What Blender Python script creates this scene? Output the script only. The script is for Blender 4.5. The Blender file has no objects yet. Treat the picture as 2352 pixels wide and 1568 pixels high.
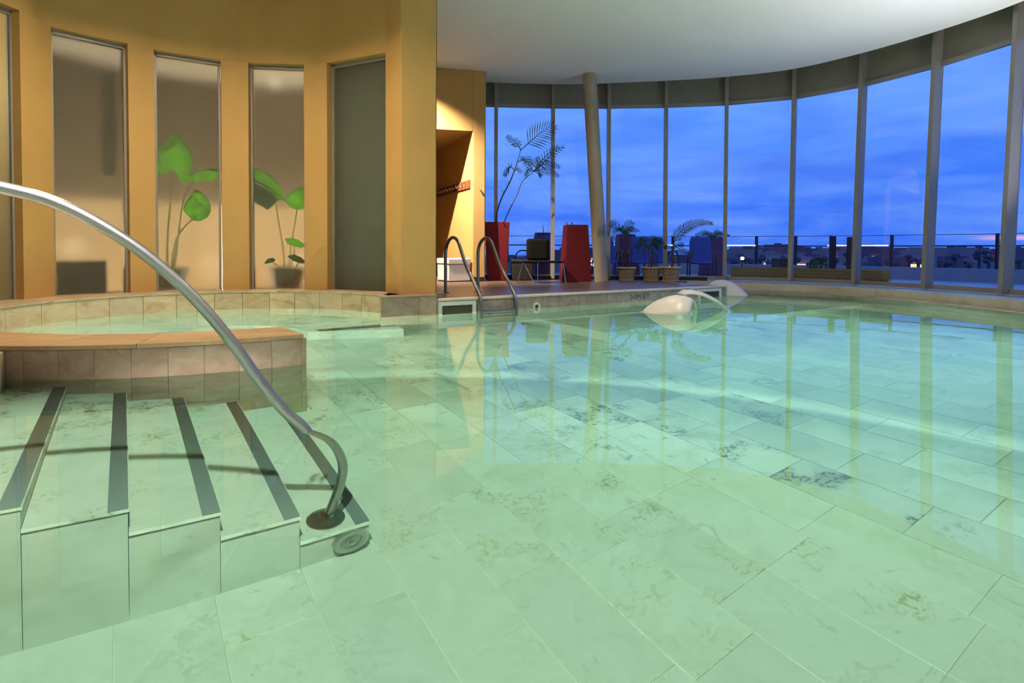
import bpy, bmesh, math, random
from math import sin, cos, pi, radians as R, hypot, atan2
from mathutils import Vector, Matrix
random.seed(7)
scene = bpy.context.scene
COL = scene.collection

# ------------------------------------------------------------------ camera
FPX, CAMZ, PITCH, ROLL, YH = 1350.0, 0.81, R(1.5), 0.005, 573.0     # image 2352 x 1568, water surface is z = 0
PPY = YH + FPX * math.tan(PITCH)
cd = bpy.data.cameras.new('camera')
cam = bpy.data.objects.new('camera', cd); COL.objects.link(cam)
cd.sensor_width = 36; cd.lens = FPX / 2352 * 36
cd.shift_y = -(784 - PPY) / 2352
cd.clip_start = 0.05; cd.clip_end = 3000
cam.location = (0, 0, CAMZ)
cam.rotation_euler = (Matrix.Rotation(pi / 2 - PITCH, 3, 'X') @ Matrix.Rotation(ROLL, 3, 'Z')).to_euler()
scene.camera = cam

# ------------------------------------------------------------------ colour management
vs = scene.view_settings
scene.display_settings.display_device = 'sRGB'
vs.view_transform = 'Standard'; vs.look = 'None'; vs.exposure = 0.0; vs.gamma = 1.0
vs.use_curve_mapping = False
scene.cycles.use_denoising = True
scene.cycles.max_bounces = 8
scene.cycles.diffuse_bounces = 3
scene.cycles.transmission_bounces = 8
scene.cycles.transparent_max_bounces = 12
scene.cycles.volume_bounces = 0
scene.cycles.use_adaptive_sampling = True
scene.cycles.adaptive_threshold = .17
scene.cycles.adaptive_min_samples = 20
scene.cycles.sample_clamp_indirect = 4.0

# ------------------------------------------------------------------ world: dusk sky
wd = bpy.data.worlds.new('dusk'); scene.world = wd; wd.use_nodes = True
nt = wd.node_tree; N = nt.nodes; L = nt.links; N.clear()
tc = N.new('ShaderNodeTexCoord'); sep = N.new('ShaderNodeSeparateXYZ'); L.new(tc.outputs['Generated'], sep.inputs[0])
rp = N.new('ShaderNodeValToRGB'); cr = rp.color_ramp
stops = [(0.0, (.03, .10, .55)), (.49, (.036, .15, .84)), (.52, (.042, .175, .92)), (.56, (.055, .215, .97)), (.60, (.10, .31, 1.0)), (.66, (.14, .37, 1.0)), (1.0, (.12, .31, .95))]
while len(cr.elements) < len(stops): cr.elements.new(.5)
for e, (p, c) in zip(cr.elements, stops): e.position = p; e.color = (*c, 1)
mz = N.new('ShaderNodeMath'); mz.operation = 'MULTIPLY_ADD'; L.new(sep.outputs[2], mz.inputs[0]); mz.inputs[1].default_value = .5; mz.inputs[2].default_value = .5
L.new(mz.outputs[0], rp.inputs[0])
mp = N.new('ShaderNodeMapping'); mp.inputs['Scale'].default_value = (2.2, 2.2, 11); L.new(tc.outputs['Generated'], mp.inputs[0])
nz = N.new('ShaderNodeTexNoise'); nz.inputs['Scale'].default_value = 2.1; nz.inputs['Detail'].default_value = 7; nz.inputs['Roughness'].default_value = .58; nz.inputs['Distortion'].default_value = .35
L.new(mp.outputs[0], nz.inputs['Vector'])
r2 = N.new('ShaderNodeValToRGB'); r2.color_ramp.elements[0].position = .42; r2.color_ramp.elements[1].position = .70
L.new(nz.outputs[0], r2.inputs[0])
cm = N.new('ShaderNodeMath'); cm.operation = 'MULTIPLY'; cm.inputs[1].default_value = .75; L.new(r2.outputs[0], cm.inputs[0])
mx = N.new('ShaderNodeMixRGB'); L.new(cm.outputs[0], mx.inputs[0]); L.new(rp.outputs[0], mx.inputs[1]); mx.inputs[2].default_value = (.20, .40, 1.0, 1)
nz2 = N.new('ShaderNodeTexNoise'); nz2.inputs['Scale'].default_value = 1.5; nz2.inputs['Detail'].default_value = 6
mp2 = N.new('ShaderNodeMapping'); mp2.inputs['Scale'].default_value = (2.5, 2.5, 9); mp2.inputs['Location'].default_value = (3, 1, 2); L.new(tc.outputs['Generated'], mp2.inputs[0]); L.new(mp2.outputs[0], nz2.inputs['Vector'])
r3 = N.new('ShaderNodeValToRGB'); r3.color_ramp.elements[0].position = .50; r3.color_ramp.elements[1].position = .68; L.new(nz2.outputs[0], r3.inputs[0])
cm2 = N.new('ShaderNodeMath'); cm2.operation = 'MULTIPLY'; cm2.inputs[1].default_value = .45; L.new(r3.outputs[0], cm2.inputs[0])
mx2 = N.new('ShaderNodeMixRGB'); L.new(cm2.outputs[0], mx2.inputs[0]); L.new(mx.outputs[0], mx2.inputs[1]); mx2.inputs[2].default_value = (.032, .12, .80, 1)
dv = N.new('ShaderNodeMath'); dv.operation = 'DIVIDE'; L.new(sep.outputs[0], dv.inputs[0]); L.new(sep.outputs[1], dv.inputs[1])
az = N.new('ShaderNodeMapRange'); az.interpolation_type = 'SMOOTHSTEP'; L.new(dv.outputs[0], az.inputs[0]); az.inputs['From Min'].default_value = .765; az.inputs['From Max'].default_value = .84
ez = N.new('ShaderNodeMath'); ez.operation = 'SUBTRACT'; L.new(sep.outputs[2], ez.inputs[0]); ez.inputs[1].default_value = .0185
ea_ = N.new('ShaderNodeMath'); ea_.operation = 'ABSOLUTE'; L.new(ez.outputs[0], ea_.inputs[0])
er = N.new('ShaderNodeMapRange'); er.interpolation_type = 'SMOOTHSTEP'; L.new(ea_.outputs[0], er.inputs[0]); er.inputs['From Min'].default_value = .0008; er.inputs['From Max'].default_value = .0042; er.inputs['To Min'].default_value = .85; er.inputs['To Max'].default_value = 0.
pk = N.new('ShaderNodeMath'); pk.operation = 'MULTIPLY'; L.new(az.outputs[0], pk.inputs[0]); L.new(er.outputs[0], pk.inputs[1])
mx3 = N.new('ShaderNodeMixRGB'); L.new(pk.outputs[0], mx3.inputs[0]); L.new(mx2.outputs[0], mx3.inputs[1]); mx3.inputs[2].default_value = (.85, .45, .75, 1); mx2 = mx3
bg = N.new('ShaderNodeBackground'); bg.inputs['Strength'].default_value = 1.08; L.new(mx2.outputs[0], bg.inputs[0])
wo = N.new('ShaderNodeOutputWorld'); L.new(bg.outputs[0], wo.inputs[0])

# ------------------------------------------------------------------ lamps of the room and added fill lights
def lamp(name, kind, loc, energy, color, target=None, size=.1, spot=None, blend=.4, mis=False, spread=None):
    ld = bpy.data.lights.new(name, kind); ld.energy = energy; ld.color = color
    if kind == 'AREA':
        ld.shape = 'DISK'; ld.size = size
        if spread: ld.spread = spread
    else: ld.shadow_soft_size = size
    if kind == 'SPOT': ld.spot_size = spot; ld.spot_blend = blend
    ld.cycles.use_multiple_importance_sampling = mis
    o = bpy.data.objects.new(name, ld); COL.objects.link(o); o.location = loc
    if target is not None:
        o.rotation_euler = (Vector(target) - Vector(loc)).to_track_quat('-Z', 'Y').to_euler()
    return o
WARM = (1.0, .74, .44); SOFT = (1.0, .97, .94)
# ceiling downlights; those over the spa and off the deck edge are added fill
for (x, y, e, ca) in ((-.5, .75, 1900, 1.38), (-3.0, 5.6, 165, 2.6), (1.0, 9.0, 34, 2.6), (2.0, 6.2, 45, 2.2)):
    o = lamp('ceiling_downlight', 'AREA', (x, y, 4.27), e, (1.0, .80, .54) if x < -1 else (1.0, .82, .66) if y > 2 else SOFT, (x, y, 0), size=.14, spread=ca)
    o.data.cycles.is_caustics_light = True
lamp('passage_spot', 'SPOT', (-2.3, 10.3, 4.22), 3600, (1.0, .87, .66), (-1.15, 12.2, .9), size=.025, spot=R(74), blend=1.0)
# fill lights added out of view to brighten the ceiling
for (x, y, e) in ((6.9, 7.1, 50), (6.6, 4.4, 85), (4.9, .6, 50), (1.2, -2.3, 55)):
    lamp('fill_uplight', 'AREA', (x, y, .45), e, (1.0, .97, .93), (x * .8, y + .6, 4.4), size=.3, spread=1.9)
# underwater lamps of pool and spa, two of them added fill
UW = (.72, 1.0, .82)
lamp('underwater_lamp', 'AREA', (6.0, 5.2, -.25), 700, UW, (4.7, 5.6, -1.2), size=.3, spread=1.9)
lamp('underwater_lamp', 'AREA', (5.85, 9.3, -.40), 330, UW, (3.2, 7.0, -.9), size=.3)  # added to brighten the far floor around the shelf
lamp('underwater_lamp', 'AREA', (5.0, 1.9, -.35), 200, UW, (3.4, 4.6, -1.2), size=.3, spread=2.0)  # added to lift the middle of the pool floor
lamp('underwater_lamp', 'AREA', (-4.7, 5.6, -.40), 560, (.90, 1.0, .90), (-3.0, 6.6, -.6), size=.22, mis=True)
lamp('underwater_lamp', 'AREA', (-2.1, 4.55, -.42), 400, (.90, 1.0, .90), (-2.6, 7.6, -.6), size=.2, mis=True)

# ------------------------------------------------------------------ pixel -> place helpers (a point always gets its own real depth or height)
def ray(x, y):
    u = (x - 1176.) / FPX; v = (y - PPY) / FPX
    c, s = cos(ROLL), sin(ROLL); u, v = u * c + v * s, -u * s + v * c
    cp, sp = cos(PITCH), sin(PITCH)
    return Vector((u, cp - v * sp, -sp - v * cp))
def at_z(x, y, z):
    d = ray(x, y); t = (z - CAMZ) / d.z; return Vector((0, 0, CAMZ)) + d * t
def at_d(x, y, dep):
    d = ray(x, y); return Vector((0, 0, CAMZ)) + d * (dep / d.y)
GA = R(33.5)
E1 = Vector((cos(GA), sin(GA), 0)); E2 = Vector((-sin(GA), cos(GA), 0))       # the axes of the pool floor's tile grid
def UV(u, v, z=0.0): return E1 * u + E2 * v + Vector((0, 0, z))
def at_v(x, y, v):                                                            # ray meets the vertical plane v = const
    d = ray(x, y); t = v / (d.dot(E2)); return Vector((0, 0, CAMZ)) + d * t

# ------------------------------------------------------------------ mesh helpers
class MB:
    def __init__(s): s.v = []; s.f = []
    def add(s, vs_, fs):
        b = len(s.v); s.v += [Vector(p) for p in vs_]; s.f += [tuple(b + i for i in f) for f in fs]; return s
    def prism(s, poly, z0, z1, top=None):
        n = len(poly); top = top or poly
        a = [(p[0], p[1], z0) for p in poly] + [(p[0], p[1], z1) for p in top]
        return s.add(a, [tuple(range(n - 1, -1, -1)), tuple(range(n, 2 * n))] + [(i, (i + 1) % n, n + (i + 1) % n, n + i) for i in range(n)])
    def box(s, c, size, rz=0.0, M=None):
        x, y, z = (q / 2 for q in size); m = M or (Matrix.Translation(c) @ Matrix.Rotation(rz, 4, 'Z'))
        vv = [m @ Vector((a * x, b * y, d * z)) for d in (-1, 1) for a, b in ((-1, -1), (1, -1), (1, 1), (-1, 1))]
        return s.add(vv, [(3, 2, 1, 0), (4, 5, 6, 7), (0, 1, 5, 4), (1, 2, 6, 5), (2, 3, 7, 6), (3, 0, 4, 7)])
    def tube(s, pts, r, n=10, cap=True):
        pts = [Vector(p) for p in pts]; rr = r if isinstance(r, (list, tuple)) else [r] * len(pts)
        t0 = (pts[1] - pts[0]).normalized(); up = Vector((0, 0, 1)) if abs(t0.z) < .9 else Vector((1, 0, 0))
        nn = t0.cross(up).normalized(); rings = []
        for i, p in enumerate(pts):
            t = (pts[min(i + 1, len(pts) - 1)] - pts[max(i - 1, 0)]).normalized()
            nn = (nn - t * nn.dot(t)).normalized(); bb = t.cross(nn)
            rings.append([p + (nn * cos(2 * pi * k / n) + bb * sin(2 * pi * k / n)) * rr[i] for k in range(n)])
        b = [q for g in rings for q in g]; fs = []
        for i in range(len(pts) - 1):
            for k in range(n):
                fs.append((i * n + k, i * n + (k + 1) % n, (i + 1) * n + (k + 1) % n, (i + 1) * n + k))
        if cap: fs += [tuple(range(n - 1, -1, -1)), tuple(range((len(pts) - 1) * n, len(pts) * n))]
        return s.add(b, fs)
    def lathe(s, prof, c=(0, 0, 0), n=24, M=None):
        vv = []; fs = []; m = M or Matrix.Translation(c)
        for r, z in prof:
            for k in range(n): vv.append(m @ Vector((r * cos(2 * pi * k / n), r * sin(2 * pi * k / n), z)))
        for i in range(len(prof) - 1):
            for k in range(n): fs.append((i * n + k, i * n + (k + 1) % n, (i + 1) * n + (k + 1) % n, (i + 1) * n + k))
        if prof[0][0] > 1e-4: fs.append(tuple(range(n - 1, -1, -1)))
        if prof[-1][0] > 1e-4: fs.append(tuple(range((len(prof) - 1) * n, len(prof) * n)))
        return s.add(vv, fs)
    def arc(s, c, r0, r1, a0, a1, z0, z1, n=None):
        n = n or max(2, int(abs(a1 - a0) / R(3)))
        vv = []
        for i in range(n + 1):
            a = a0 + (a1 - a0) * i / n
            for r, z in ((r0, z0), (r1, z0), (r1, z1), (r0, z1)): vv.append((c[0] + r * cos(a), c[1] + r * sin(a), z))
        fs = [(0, 1, 2, 3), tuple(n * 4 + k for k in (3, 2, 1, 0))]
        for i in range(n):
            for k in range(4):
                fs.append((i * 4 + k, (i + 1) * 4 + k, (i + 1) * 4 + (k + 1) % 4, i * 4 + (k + 1) % 4))
        return s.add(vv, fs)
    def strip(s, poly, z0, z1):                                             # open vertical band along a polyline
        n = len(poly); vv = [(p[0], p[1], z0) for p in poly] + [(p[0], p[1], z1) for p in poly]
        return s.add(vv, [(i, i + 1, n + i + 1, n + i) for i in range(n - 1)])
    def build(s, name, mat, parent=None, smooth=False, loc=None, bevel=0, fix=True, autos=None):
        org = Vector((0, 0, 0)); q = parent
        while q is not None: org += q.location; q = q.parent
        if loc is not None: loc = Vector(loc); org = org + loc if parent is not None and False else loc
        me = bpy.data.meshes.new(name); me.from_pydata([tuple(p - org) for p in s.v], [], s.f)
        if fix:
            bm = bmesh.new(); bm.from_mesh(me); bmesh.ops.recalc_face_normals(bm, faces=bm.faces); bm.to_mesh(me); bm.free()
        if smooth or autos is not None:
            for p in me.polygons: p.use_smooth = True
            if autos is not None: me.set_sharp_from_angle(angle=autos)
        me.materials.append(M_[mat] if isinstance(mat, str) else mat)
        o = bpy.data.objects.new(name, me); COL.objects.link(o)
        if parent is not None: o.parent = parent
        elif loc is not None: o.location = loc
        if bevel:
            m = o.modifiers.new('b', 'BEVEL'); m.width = bevel; m.segments = 2; m.limit_method = 'ANGLE'
        return o
def tag(o, label=None, cat=None, group=None, kind=None):
    if label: o['label'] = label
    if cat: o['category'] = cat
    if group: o['group'] = group
    if kind: o['kind'] = kind
    return o
def thing(name, loc, label, cat=None, group=None, kind=None):
    o = bpy.data.objects.new(name, None); COL.objects.link(o); o.location = loc; o.empty_display_size = .1
    return tag(o, label, cat, group, kind)
def copy_tree(o, parent=None):
    c = o.copy(); COL.objects.link(c); c.parent = parent
    for ch in list(o.children): copy_tree(ch, c)
    return c
def lettering(name, body, size, mat, parent, M, extrude=.001, align='LEFT'):
    cu = bpy.data.curves.new(name, 'FONT'); cu.body = body; cu.size = size; cu.extrude = extrude; cu.align_x = align; cu.resolution_u = 2
    cu.materials.append(M_[mat]); o = bpy.data.objects.new(name, cu); COL.objects.link(o)
    dg = bpy.context.evaluated_depsgraph_get(); me = bpy.data.meshes.new_from_object(o.evaluated_get(dg)); bpy.data.objects.remove(o)
    o = bpy.data.objects.new(name, me); COL.objects.link(o)
    o.parent = parent
    org = Vector((0, 0, 0)); q = parent
    while q is not None: org += q.location; q = q.parent
    o.matrix_local = Matrix.Translation(-org) @ M
    return o
def frame(o, x, z):                                                          # matrix with local X along x, local Y along z (for text on a wall)
    x = Vector(x).normalized(); z = Vector(z).normalized(); n = x.cross(z)
    return Matrix(((x.x, z.x, n.x, o[0]), (x.y, z.y, n.y, o[1]), (x.z, z.z, n.z, o[2]), (0, 0, 0, 1)))
def smooth_path(pts, sub=6, closed=False):
    pts = [Vector(p) for p in pts]; n = len(pts); out = []
    for i in range(n - 1):
        p0 = pts[max(i - 1, 0)]; p1 = pts[i]; p2 = pts[i + 1]; p3 = pts[min(i + 2, n - 1)]
        for k in range(sub):
            t = k / sub
            out.append(.5 * ((2 * p1) + (p2 - p0) * t + (2 * p0 - 5 * p1 + 4 * p2 - p3) * t * t + (3 * p1 - p0 - 3 * p2 + p3) * t ** 3))
    out.append(pts[-1]); return out

# ------------------------------------------------------------------ materials
M_ = {}
def nodes(name):
    m = bpy.data.materials.new(name); m.use_nodes = True; t = m.node_tree; M_[name] = m
    return m, t.nodes, t.links, t.nodes['Principled BSDF']
def simple(name, col, rough=.5, metal=0., spec=.5, noise=None, bump=None):
    m, n, l, b = nodes(name)
    b.inputs['Base Color'].default_value = (*col, 1); b.inputs['Roughness'].default_value = rough
    b.inputs['Metallic'].default_value = metal; b.inputs['Specular IOR Level'].default_value = spec
    if noise or bump:
        tcn = n.new('ShaderNodeTexCoord')
    if noise:
        sc, amt = noise
        nn = n.new('ShaderNodeTexNoise'); nn.inputs['Scale'].default_value = sc; nn.inputs['Detail'].default_value = 5; l.new(tcn.outputs['Object'], nn.inputs['Vector'])
        rr = n.new('ShaderNodeValToRGB'); a, c = rr.color_ramp.elements
        a.position = .3; c.position = .7
        a.color = (*[q * (1 - amt) for q in col], 1); c.color = (*[min(1, q * (1 + amt)) for q in col], 1)
        l.new(nn.outputs[0], rr.inputs[0]); l.new(rr.outputs[0], b.inputs['Base Color'])
    if bump:
        sc, st, dist = bump
        nb = n.new('ShaderNodeTexNoise'); nb.inputs['Scale'].default_value = sc; nb.inputs['Detail'].default_value = 3; l.new(tcn.outputs['Object'], nb.inputs['Vector'])
        bb = n.new('ShaderNodeBump'); bb.inputs['Strength'].default_value = st; bb.inputs['Distance'].default_value = dist
        l.new(nb.outputs[0], bb.inputs['Height']); l.new(bb.outputs[0], b.inputs['Normal'])
    return m
def stone(name, base, dark, light, scale=3., stretch=(1, 1, 1), pits=.0, rough=.45, rnd=.5, vein=.35):
    m, n, l, b = nodes(name); b.inputs['Roughness'].default_value = rough
    tcn = n.new('ShaderNodeTexCoord'); oi = n.new('ShaderNodeObjectInfo')
    ad = n.new('ShaderNodeVectorMath'); ad.operation = 'ADD'
    sc = n.new('ShaderNodeVectorMath'); sc.operation = 'SCALE'; sc.inputs['Scale'].default_value = 37.
    cb = n.new('ShaderNodeCombineXYZ')
    for i in range(3): l.new(oi.outputs['Random'], cb.inputs[i])
    l.new(cb.outputs[0], sc.inputs[0]); l.new(tcn.outputs['Object'], ad.inputs[0]); l.new(sc.outputs[0], ad.inputs[1])
    mpn = n.new('ShaderNodeMapping'); mpn.inputs['Scale'].default_value = stretch; l.new(ad.outputs[0], mpn.inputs[0])
    a = n.new('ShaderNodeTexNoise'); a.inputs['Scale'].default_value = scale; a.inputs['Detail'].default_value = 5; a.inputs['Roughness'].default_value = .62; a.inputs['Distortion'].default_value = .8
    l.new(mpn.outputs[0], a.inputs['Vector'])
    r = n.new('ShaderNodeValToRGB'); e = r.color_ramp.elements
    e[0].position = .30; e[0].color = (*dark, 1); e[1].position = .72; e[1].color = (*light, 1)
    k = r.color_ramp.elements.new(.48); k.color = (*base, 1); l.new(a.outputs[0], r.inputs[0])
    # veins
    v = n.new('ShaderNodeTexNoise'); v.inputs['Scale'].default_value = scale * 1.6; v.inputs['Detail'].default_value = 6; v.inputs['Roughness'].default_value = .7; v.inputs['Distortion'].default_value = 1.6
    l.new(mpn.outputs[0], v.inputs['Vector'])
    rv = n.new('ShaderNodeValToRGB'); ev = rv.color_ramp.elements; ev[0].position = .60; ev[1].position = .72
    l.new(v.outputs[0], rv.inputs[0])
    mul = n.new('ShaderNodeMath'); mul.operation = 'MULTIPLY'; l.new(rv.outputs[0], mul.inputs[0]); l.new(oi.outputs['Random'], mul.inputs[1])
    m2 = n.new('ShaderNodeMath'); m2.operation = 'MULTIPLY'; m2.inputs[1].default_value = vein * 1.6; l.new(mul.outputs[0], m2.inputs[0]); m2.use_clamp = True
    mix = n.new('ShaderNodeMixRGB'); l.new(m2.outputs[0], mix.inputs[0]); l.new(r.outputs[0], mix.inputs[1]); mix.inputs[2].default_value = (*[q * .42 for q in dark], 1)
    if pits:
        c1 = n.new('ShaderNodeTexNoise'); c1.inputs['Scale'].default_value = 3.4; c1.inputs['Detail'].default_value = 3; l.new(ad.outputs[0], c1.inputs['Vector'])
        k1 = n.new('ShaderNodeValToRGB'); k1.color_ramp.elements[0].position = .50; k1.color_ramp.elements[1].position = .66; l.new(c1.outputs[0], k1.inputs[0])
        c2 = n.new('ShaderNodeTexNoise'); c2.inputs['Scale'].default_value = 26.; c2.inputs['Detail'].default_value = 5; c2.inputs['Distortion'].default_value = 1.; l.new(ad.outputs[0], c2.inputs['Vector'])
        k2 = n.new('ShaderNodeValToRGB'); k2.color_ramp.elements[0].position = .50; k2.color_ramp.elements[1].position = .62; l.new(c2.outputs[0], k2.inputs[0])
        p1 = n.new('ShaderNodeMath'); p1.operation = 'MULTIPLY'; l.new(k1.outputs[0], p1.inputs[0]); l.new(k2.outputs[0], p1.inputs[1])
        p3 = n.new('ShaderNodeMath'); p3.operation = 'MULTIPLY_ADD'; p3.inputs[1].default_value = .22; l.new(k1.outputs[0], p3.inputs[0]); l.new(p1.outputs[0], p3.inputs[2])
        wn_ = n.new('ShaderNodeTexWhiteNoise'); wn_.noise_dimensions = '1D'; l.new(oi.outputs['Random'], wn_.inputs['W'])
        rw = n.new('ShaderNodeMapRange'); l.new(wn_.outputs['Value'], rw.inputs[0]); rw.inputs['From Min'].default_value = .45; rw.inputs['From Max'].default_value = 1.; rw.inputs['To Min'].default_value = .08 * pits; rw.inputs['To Max'].default_value = pits
        p2 = n.new('ShaderNodeMath'); p2.operation = 'MULTIPLY'; p2.use_clamp = True; l.new(p3.outputs[0], p2.inputs[0]); l.new(rw.outputs[0], p2.inputs[1])
        mp_ = n.new('ShaderNodeMixRGB'); l.new(p2.outputs[0], mp_.inputs[0]); l.new(mix.outputs[0], mp_.inputs[1]); mp_.inputs[2].default_value = (.15, .15, .08, 1); mix = mp_
    # piece-to-piece tone
    hs = n.new('ShaderNodeHueSaturation'); mr = n.new('ShaderNodeMapRange'); l.new(oi.outputs['Random'], mr.inputs[0]); mr.inputs['To Min'].default_value = 1 - .22 * rnd; mr.inputs['To Max'].default_value = 1 + .22 * rnd
    l.new(mr.outputs[0], hs.inputs['Value']); l.new(mix.outputs[0], hs.inputs['Color']); l.new(hs.outputs[0], b.inputs['Base Color'])
    bp = n.new('ShaderNodeBump'); bp.inputs['Strength'].default_value = .25; bp.inputs['Distance'].default_value = .004; l.new(v.outputs[0], bp.inputs['Height']); l.new(bp.outputs[0], b.inputs['Normal'])
    return m
simple('yellow_stucco', (.47, .27, .088), .75, noise=(2.2, .05), bump=(160, .25, .002))
simple('ceiling_white', (.80, .80, .80), .9, bump=(120, .3, .002))
simple('room_wall', (.55, .48, .38), .8, noise=(1.5, .05))
simple('grey_green', (.40, .42, .36), .8)
simple('cream_wall', (.66, .53, .36), .8); simple('brown_wall', (.075, .05, .034), .8)
simple('steel', (.25, .238, .23), .28, metal=1.)
simple('dark_strip', (.035, .04, .04), .6)
simple('grout', (.30, .26, .19), .8); simple('bed_mortar', (.42, .42, .34), .8)
simple('mullion_metal', (.27, .245, .225), .42, metal=.15)
simple('spandrel', (.20, .18, .155), .6, noise=(3, .06))
simple('black_plinth', (.012, .012, .014), .5)
simple('white_fibreglass', (.72, .66, .63), .35)
simple('black_plastic', (.02, .02, .02), .4)
simple('white_plastic', (.74, .70, .64), .4)
simple('skimmer_dark', (.05, .035, .015), .6)
simple('red_lacquer', (.10, .004, .008), .7, spec=.2, noise=(30, .12))
simple('soil', (.05, .03, .02), .9)
simple('column_paint', (.34, .285, .22), .38, noise=(6, .05))
simple('wicker_dark', (.014, .010, .008), .7, bump=(90, .7, .006))
simple('chair_dark', (.008, .007, .006), .9, spec=.15)
simple('chrome', (.75, .75, .75), .12, metal=1.)
simple('terracotta_weave', (.52, .40, .27), .75, noise=(14, .15))
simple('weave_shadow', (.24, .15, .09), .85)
simple('leaf_green', (.018, .045, .016), .5, noise=(8, .3))
simple('leaf_bright', (.36, .78, .05), .45, noise=(9, .35))
simple('leaf_edge', (.50, .55, .12), .5)
simple('leaf_dark', (.035, .12, .035), .5)
simple('trunk_brown', (.085, .045, .025), .85, noise=(25, .35), bump=(60, .6, .01))
simple('stem_green', (.22, .25, .10), .6)
simple('pot_dark', (.06, .05, .045), .6)
simple('box_dark', (.035, .04, .035), .6)
simple('hook_board', (.17, .055, .018), .45, noise=(12, .2))
simple('sign_brown', (.13, .105, .07), .7)
simple('sign_black', (.015, .012, .01), .6)
simple('depth_black', (.02, .02, .02), .6)
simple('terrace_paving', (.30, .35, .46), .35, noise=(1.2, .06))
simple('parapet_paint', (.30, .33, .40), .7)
simple('patio_fabric', (.02, .07, .42), .8)
simple('patio_metal', (.03, .03, .04), .4, metal=.6)
simple('planter_outdoor', (.10, .02, .10), .6)
simple('city_wall', (.11, .075, .13), .9)
simple('city_wall_light', (.20, .17, .22), .9)
simple('city_ground', (.12, .11, .15), .9)
simple('tree_far', (.05, .055, .075), .9)
simple('interior_dark', (.10, .075, .06), .7)
for nm_ in ('leaf_bright', 'leaf_dark'):
    t = M_[nm_].node_tree; b = t.nodes['Principled BSDF']; tl_ = t.nodes.new('ShaderNodeBsdfTranslucent'); mm_ = t.nodes.new('ShaderNodeMixShader'); mm_.inputs[0].default_value = .6
    src = b.inputs['Base Color'].links[0].from_socket if b.inputs['Base Color'].links else None
    if src: t.links.new(src, tl_.inputs[0])
    else: tl_.inputs[0].default_value = b.inputs['Base Color'].default_value
    t.links.new(b.outputs[0], mm_.inputs[1]); t.links.new(tl_.outputs[0], mm_.inputs[2]); t.links.new(mm_.outputs[0], t.nodes['Material Output'].inputs[0])
def emit(name, col, st):
    m = bpy.data.materials.new(name); m.use_nodes = True; t = m.node_tree; t.nodes.clear()
    e = t.nodes.new('ShaderNodeEmission'); e.inputs[0].default_value = (*col, 1); e.inputs[1].default_value = st
    o = t.nodes.new('ShaderNodeOutputMaterial'); t.links.new(e.outputs[0], o.inputs[0]); M_[name] = m
emit('lamp_glow', (1.0, .86, .62), 3.2); emit('window_glow', (1.0, .72, .42), 1.3); emit('cold_glow', (.55, .85, 1.0), 2.2); emit('strip_glow', (1.0, .93, .80), 1.5)
stone('floor_stone', (.54, .53, .46), (.42, .42, .35), (.63, .62, .56), 2.6, vein=.9, rnd=.9, rough=.5, pits=2.0)
stone('pool_wall_stone', (.33, .33, .28), (.25, .25, .20), (.40, .40, .35), 2.4, vein=.4, rnd=.4, rough=.5)  # darkened to put shade into the step sides below the treads
stone('travertine', (.50, .375, .245), (.36, .235, .13), (.60, .50, .39), 3.2, stretch=(1, 1, 2.2), vein=.35, rnd=.5, rough=.42)
stone('travertine_dark', (.34, .225, .155), (.23, .145, .095), (.43, .32, .245), 4., stretch=(1, 1, 1.5), vein=.5, rnd=.6, rough=.5)
stone('coping_stone', (.43, .265, .14), (.30, .175, .085), (.53, .36, .215), 2.6, stretch=(.5, 2, 1), vein=.3, rnd=.3, rough=.4)
stone('coping_pale', (.74, .60, .51), (.64, .50, .42), (.80, .68, .60), 4., vein=.2, rnd=.3, rough=.35)
stone('curb_stone', (.50, .45, .36), (.40, .35, .27), (.58, .53, .44), 4., vein=.25, rnd=.3, rough=.45)
stone('deck_edge_stone', (.34, .265, .22), (.24, .18, .145), (.44, .36, .31), 7., vein=.2, rnd=.4, rough=.6)
# wooden decking: fine boards along E1
m, n, l, b = nodes('deck_boards'); tcn = n.new('ShaderNodeTexCoord'); mpn = n.new('ShaderNodeMapping'); mpn.inputs['Rotation'].default_value = (0, 0, -GA)
l.new(tcn.outputs['Object'], mpn.inputs[0]); w = n.new('ShaderNodeTexWave'); w.wave_type = 'BANDS'; w.bands_direction = 'Y'; w.inputs['Scale'].default_value = 2.2; w.inputs['Distortion'].default_value = .15; w.inputs['Detail'].default_value = 1
l.new(mpn.outputs[0], w.inputs['Vector'])
mp3 = n.new('ShaderNodeMapping'); mp3.inputs['Rotation'].default_value = (0, 0, -GA); mp3.inputs['Scale'].default_value = (1.2, 16, 1); l.new(tcn.outputs['Object'], mp3.inputs[0])
g = n.new('ShaderNodeTexNoise'); g.inputs['Scale'].default_value = 2.0; g.inputs['Detail'].default_value = 4; l.new(mp3.outputs[0], g.inputs['Vector'])
rr = n.new('ShaderNodeValToRGB'); rr.color_ramp.elements[0].color = (.055, .030, .017, 1); rr.color_ramp.elements[1].color = (.20, .125, .072, 1); rr.color_ramp.elements[0].position = .3; rr.color_ramp.elements[1].position = .72
l.new(g.outputs[0], rr.inputs[0]); l.new(rr.outputs[0], b.inputs['Base Color']); b.inputs['Roughness'].default_value = .33
bp = n.new('ShaderNodeBump'); bp.inputs['Strength'].default_value = .5; bp.inputs['Distance'].default_value = .004; l.new(w.outputs[0], bp.inputs['Height']); l.new(bp.outputs[0], b.inputs['Normal'])
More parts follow.
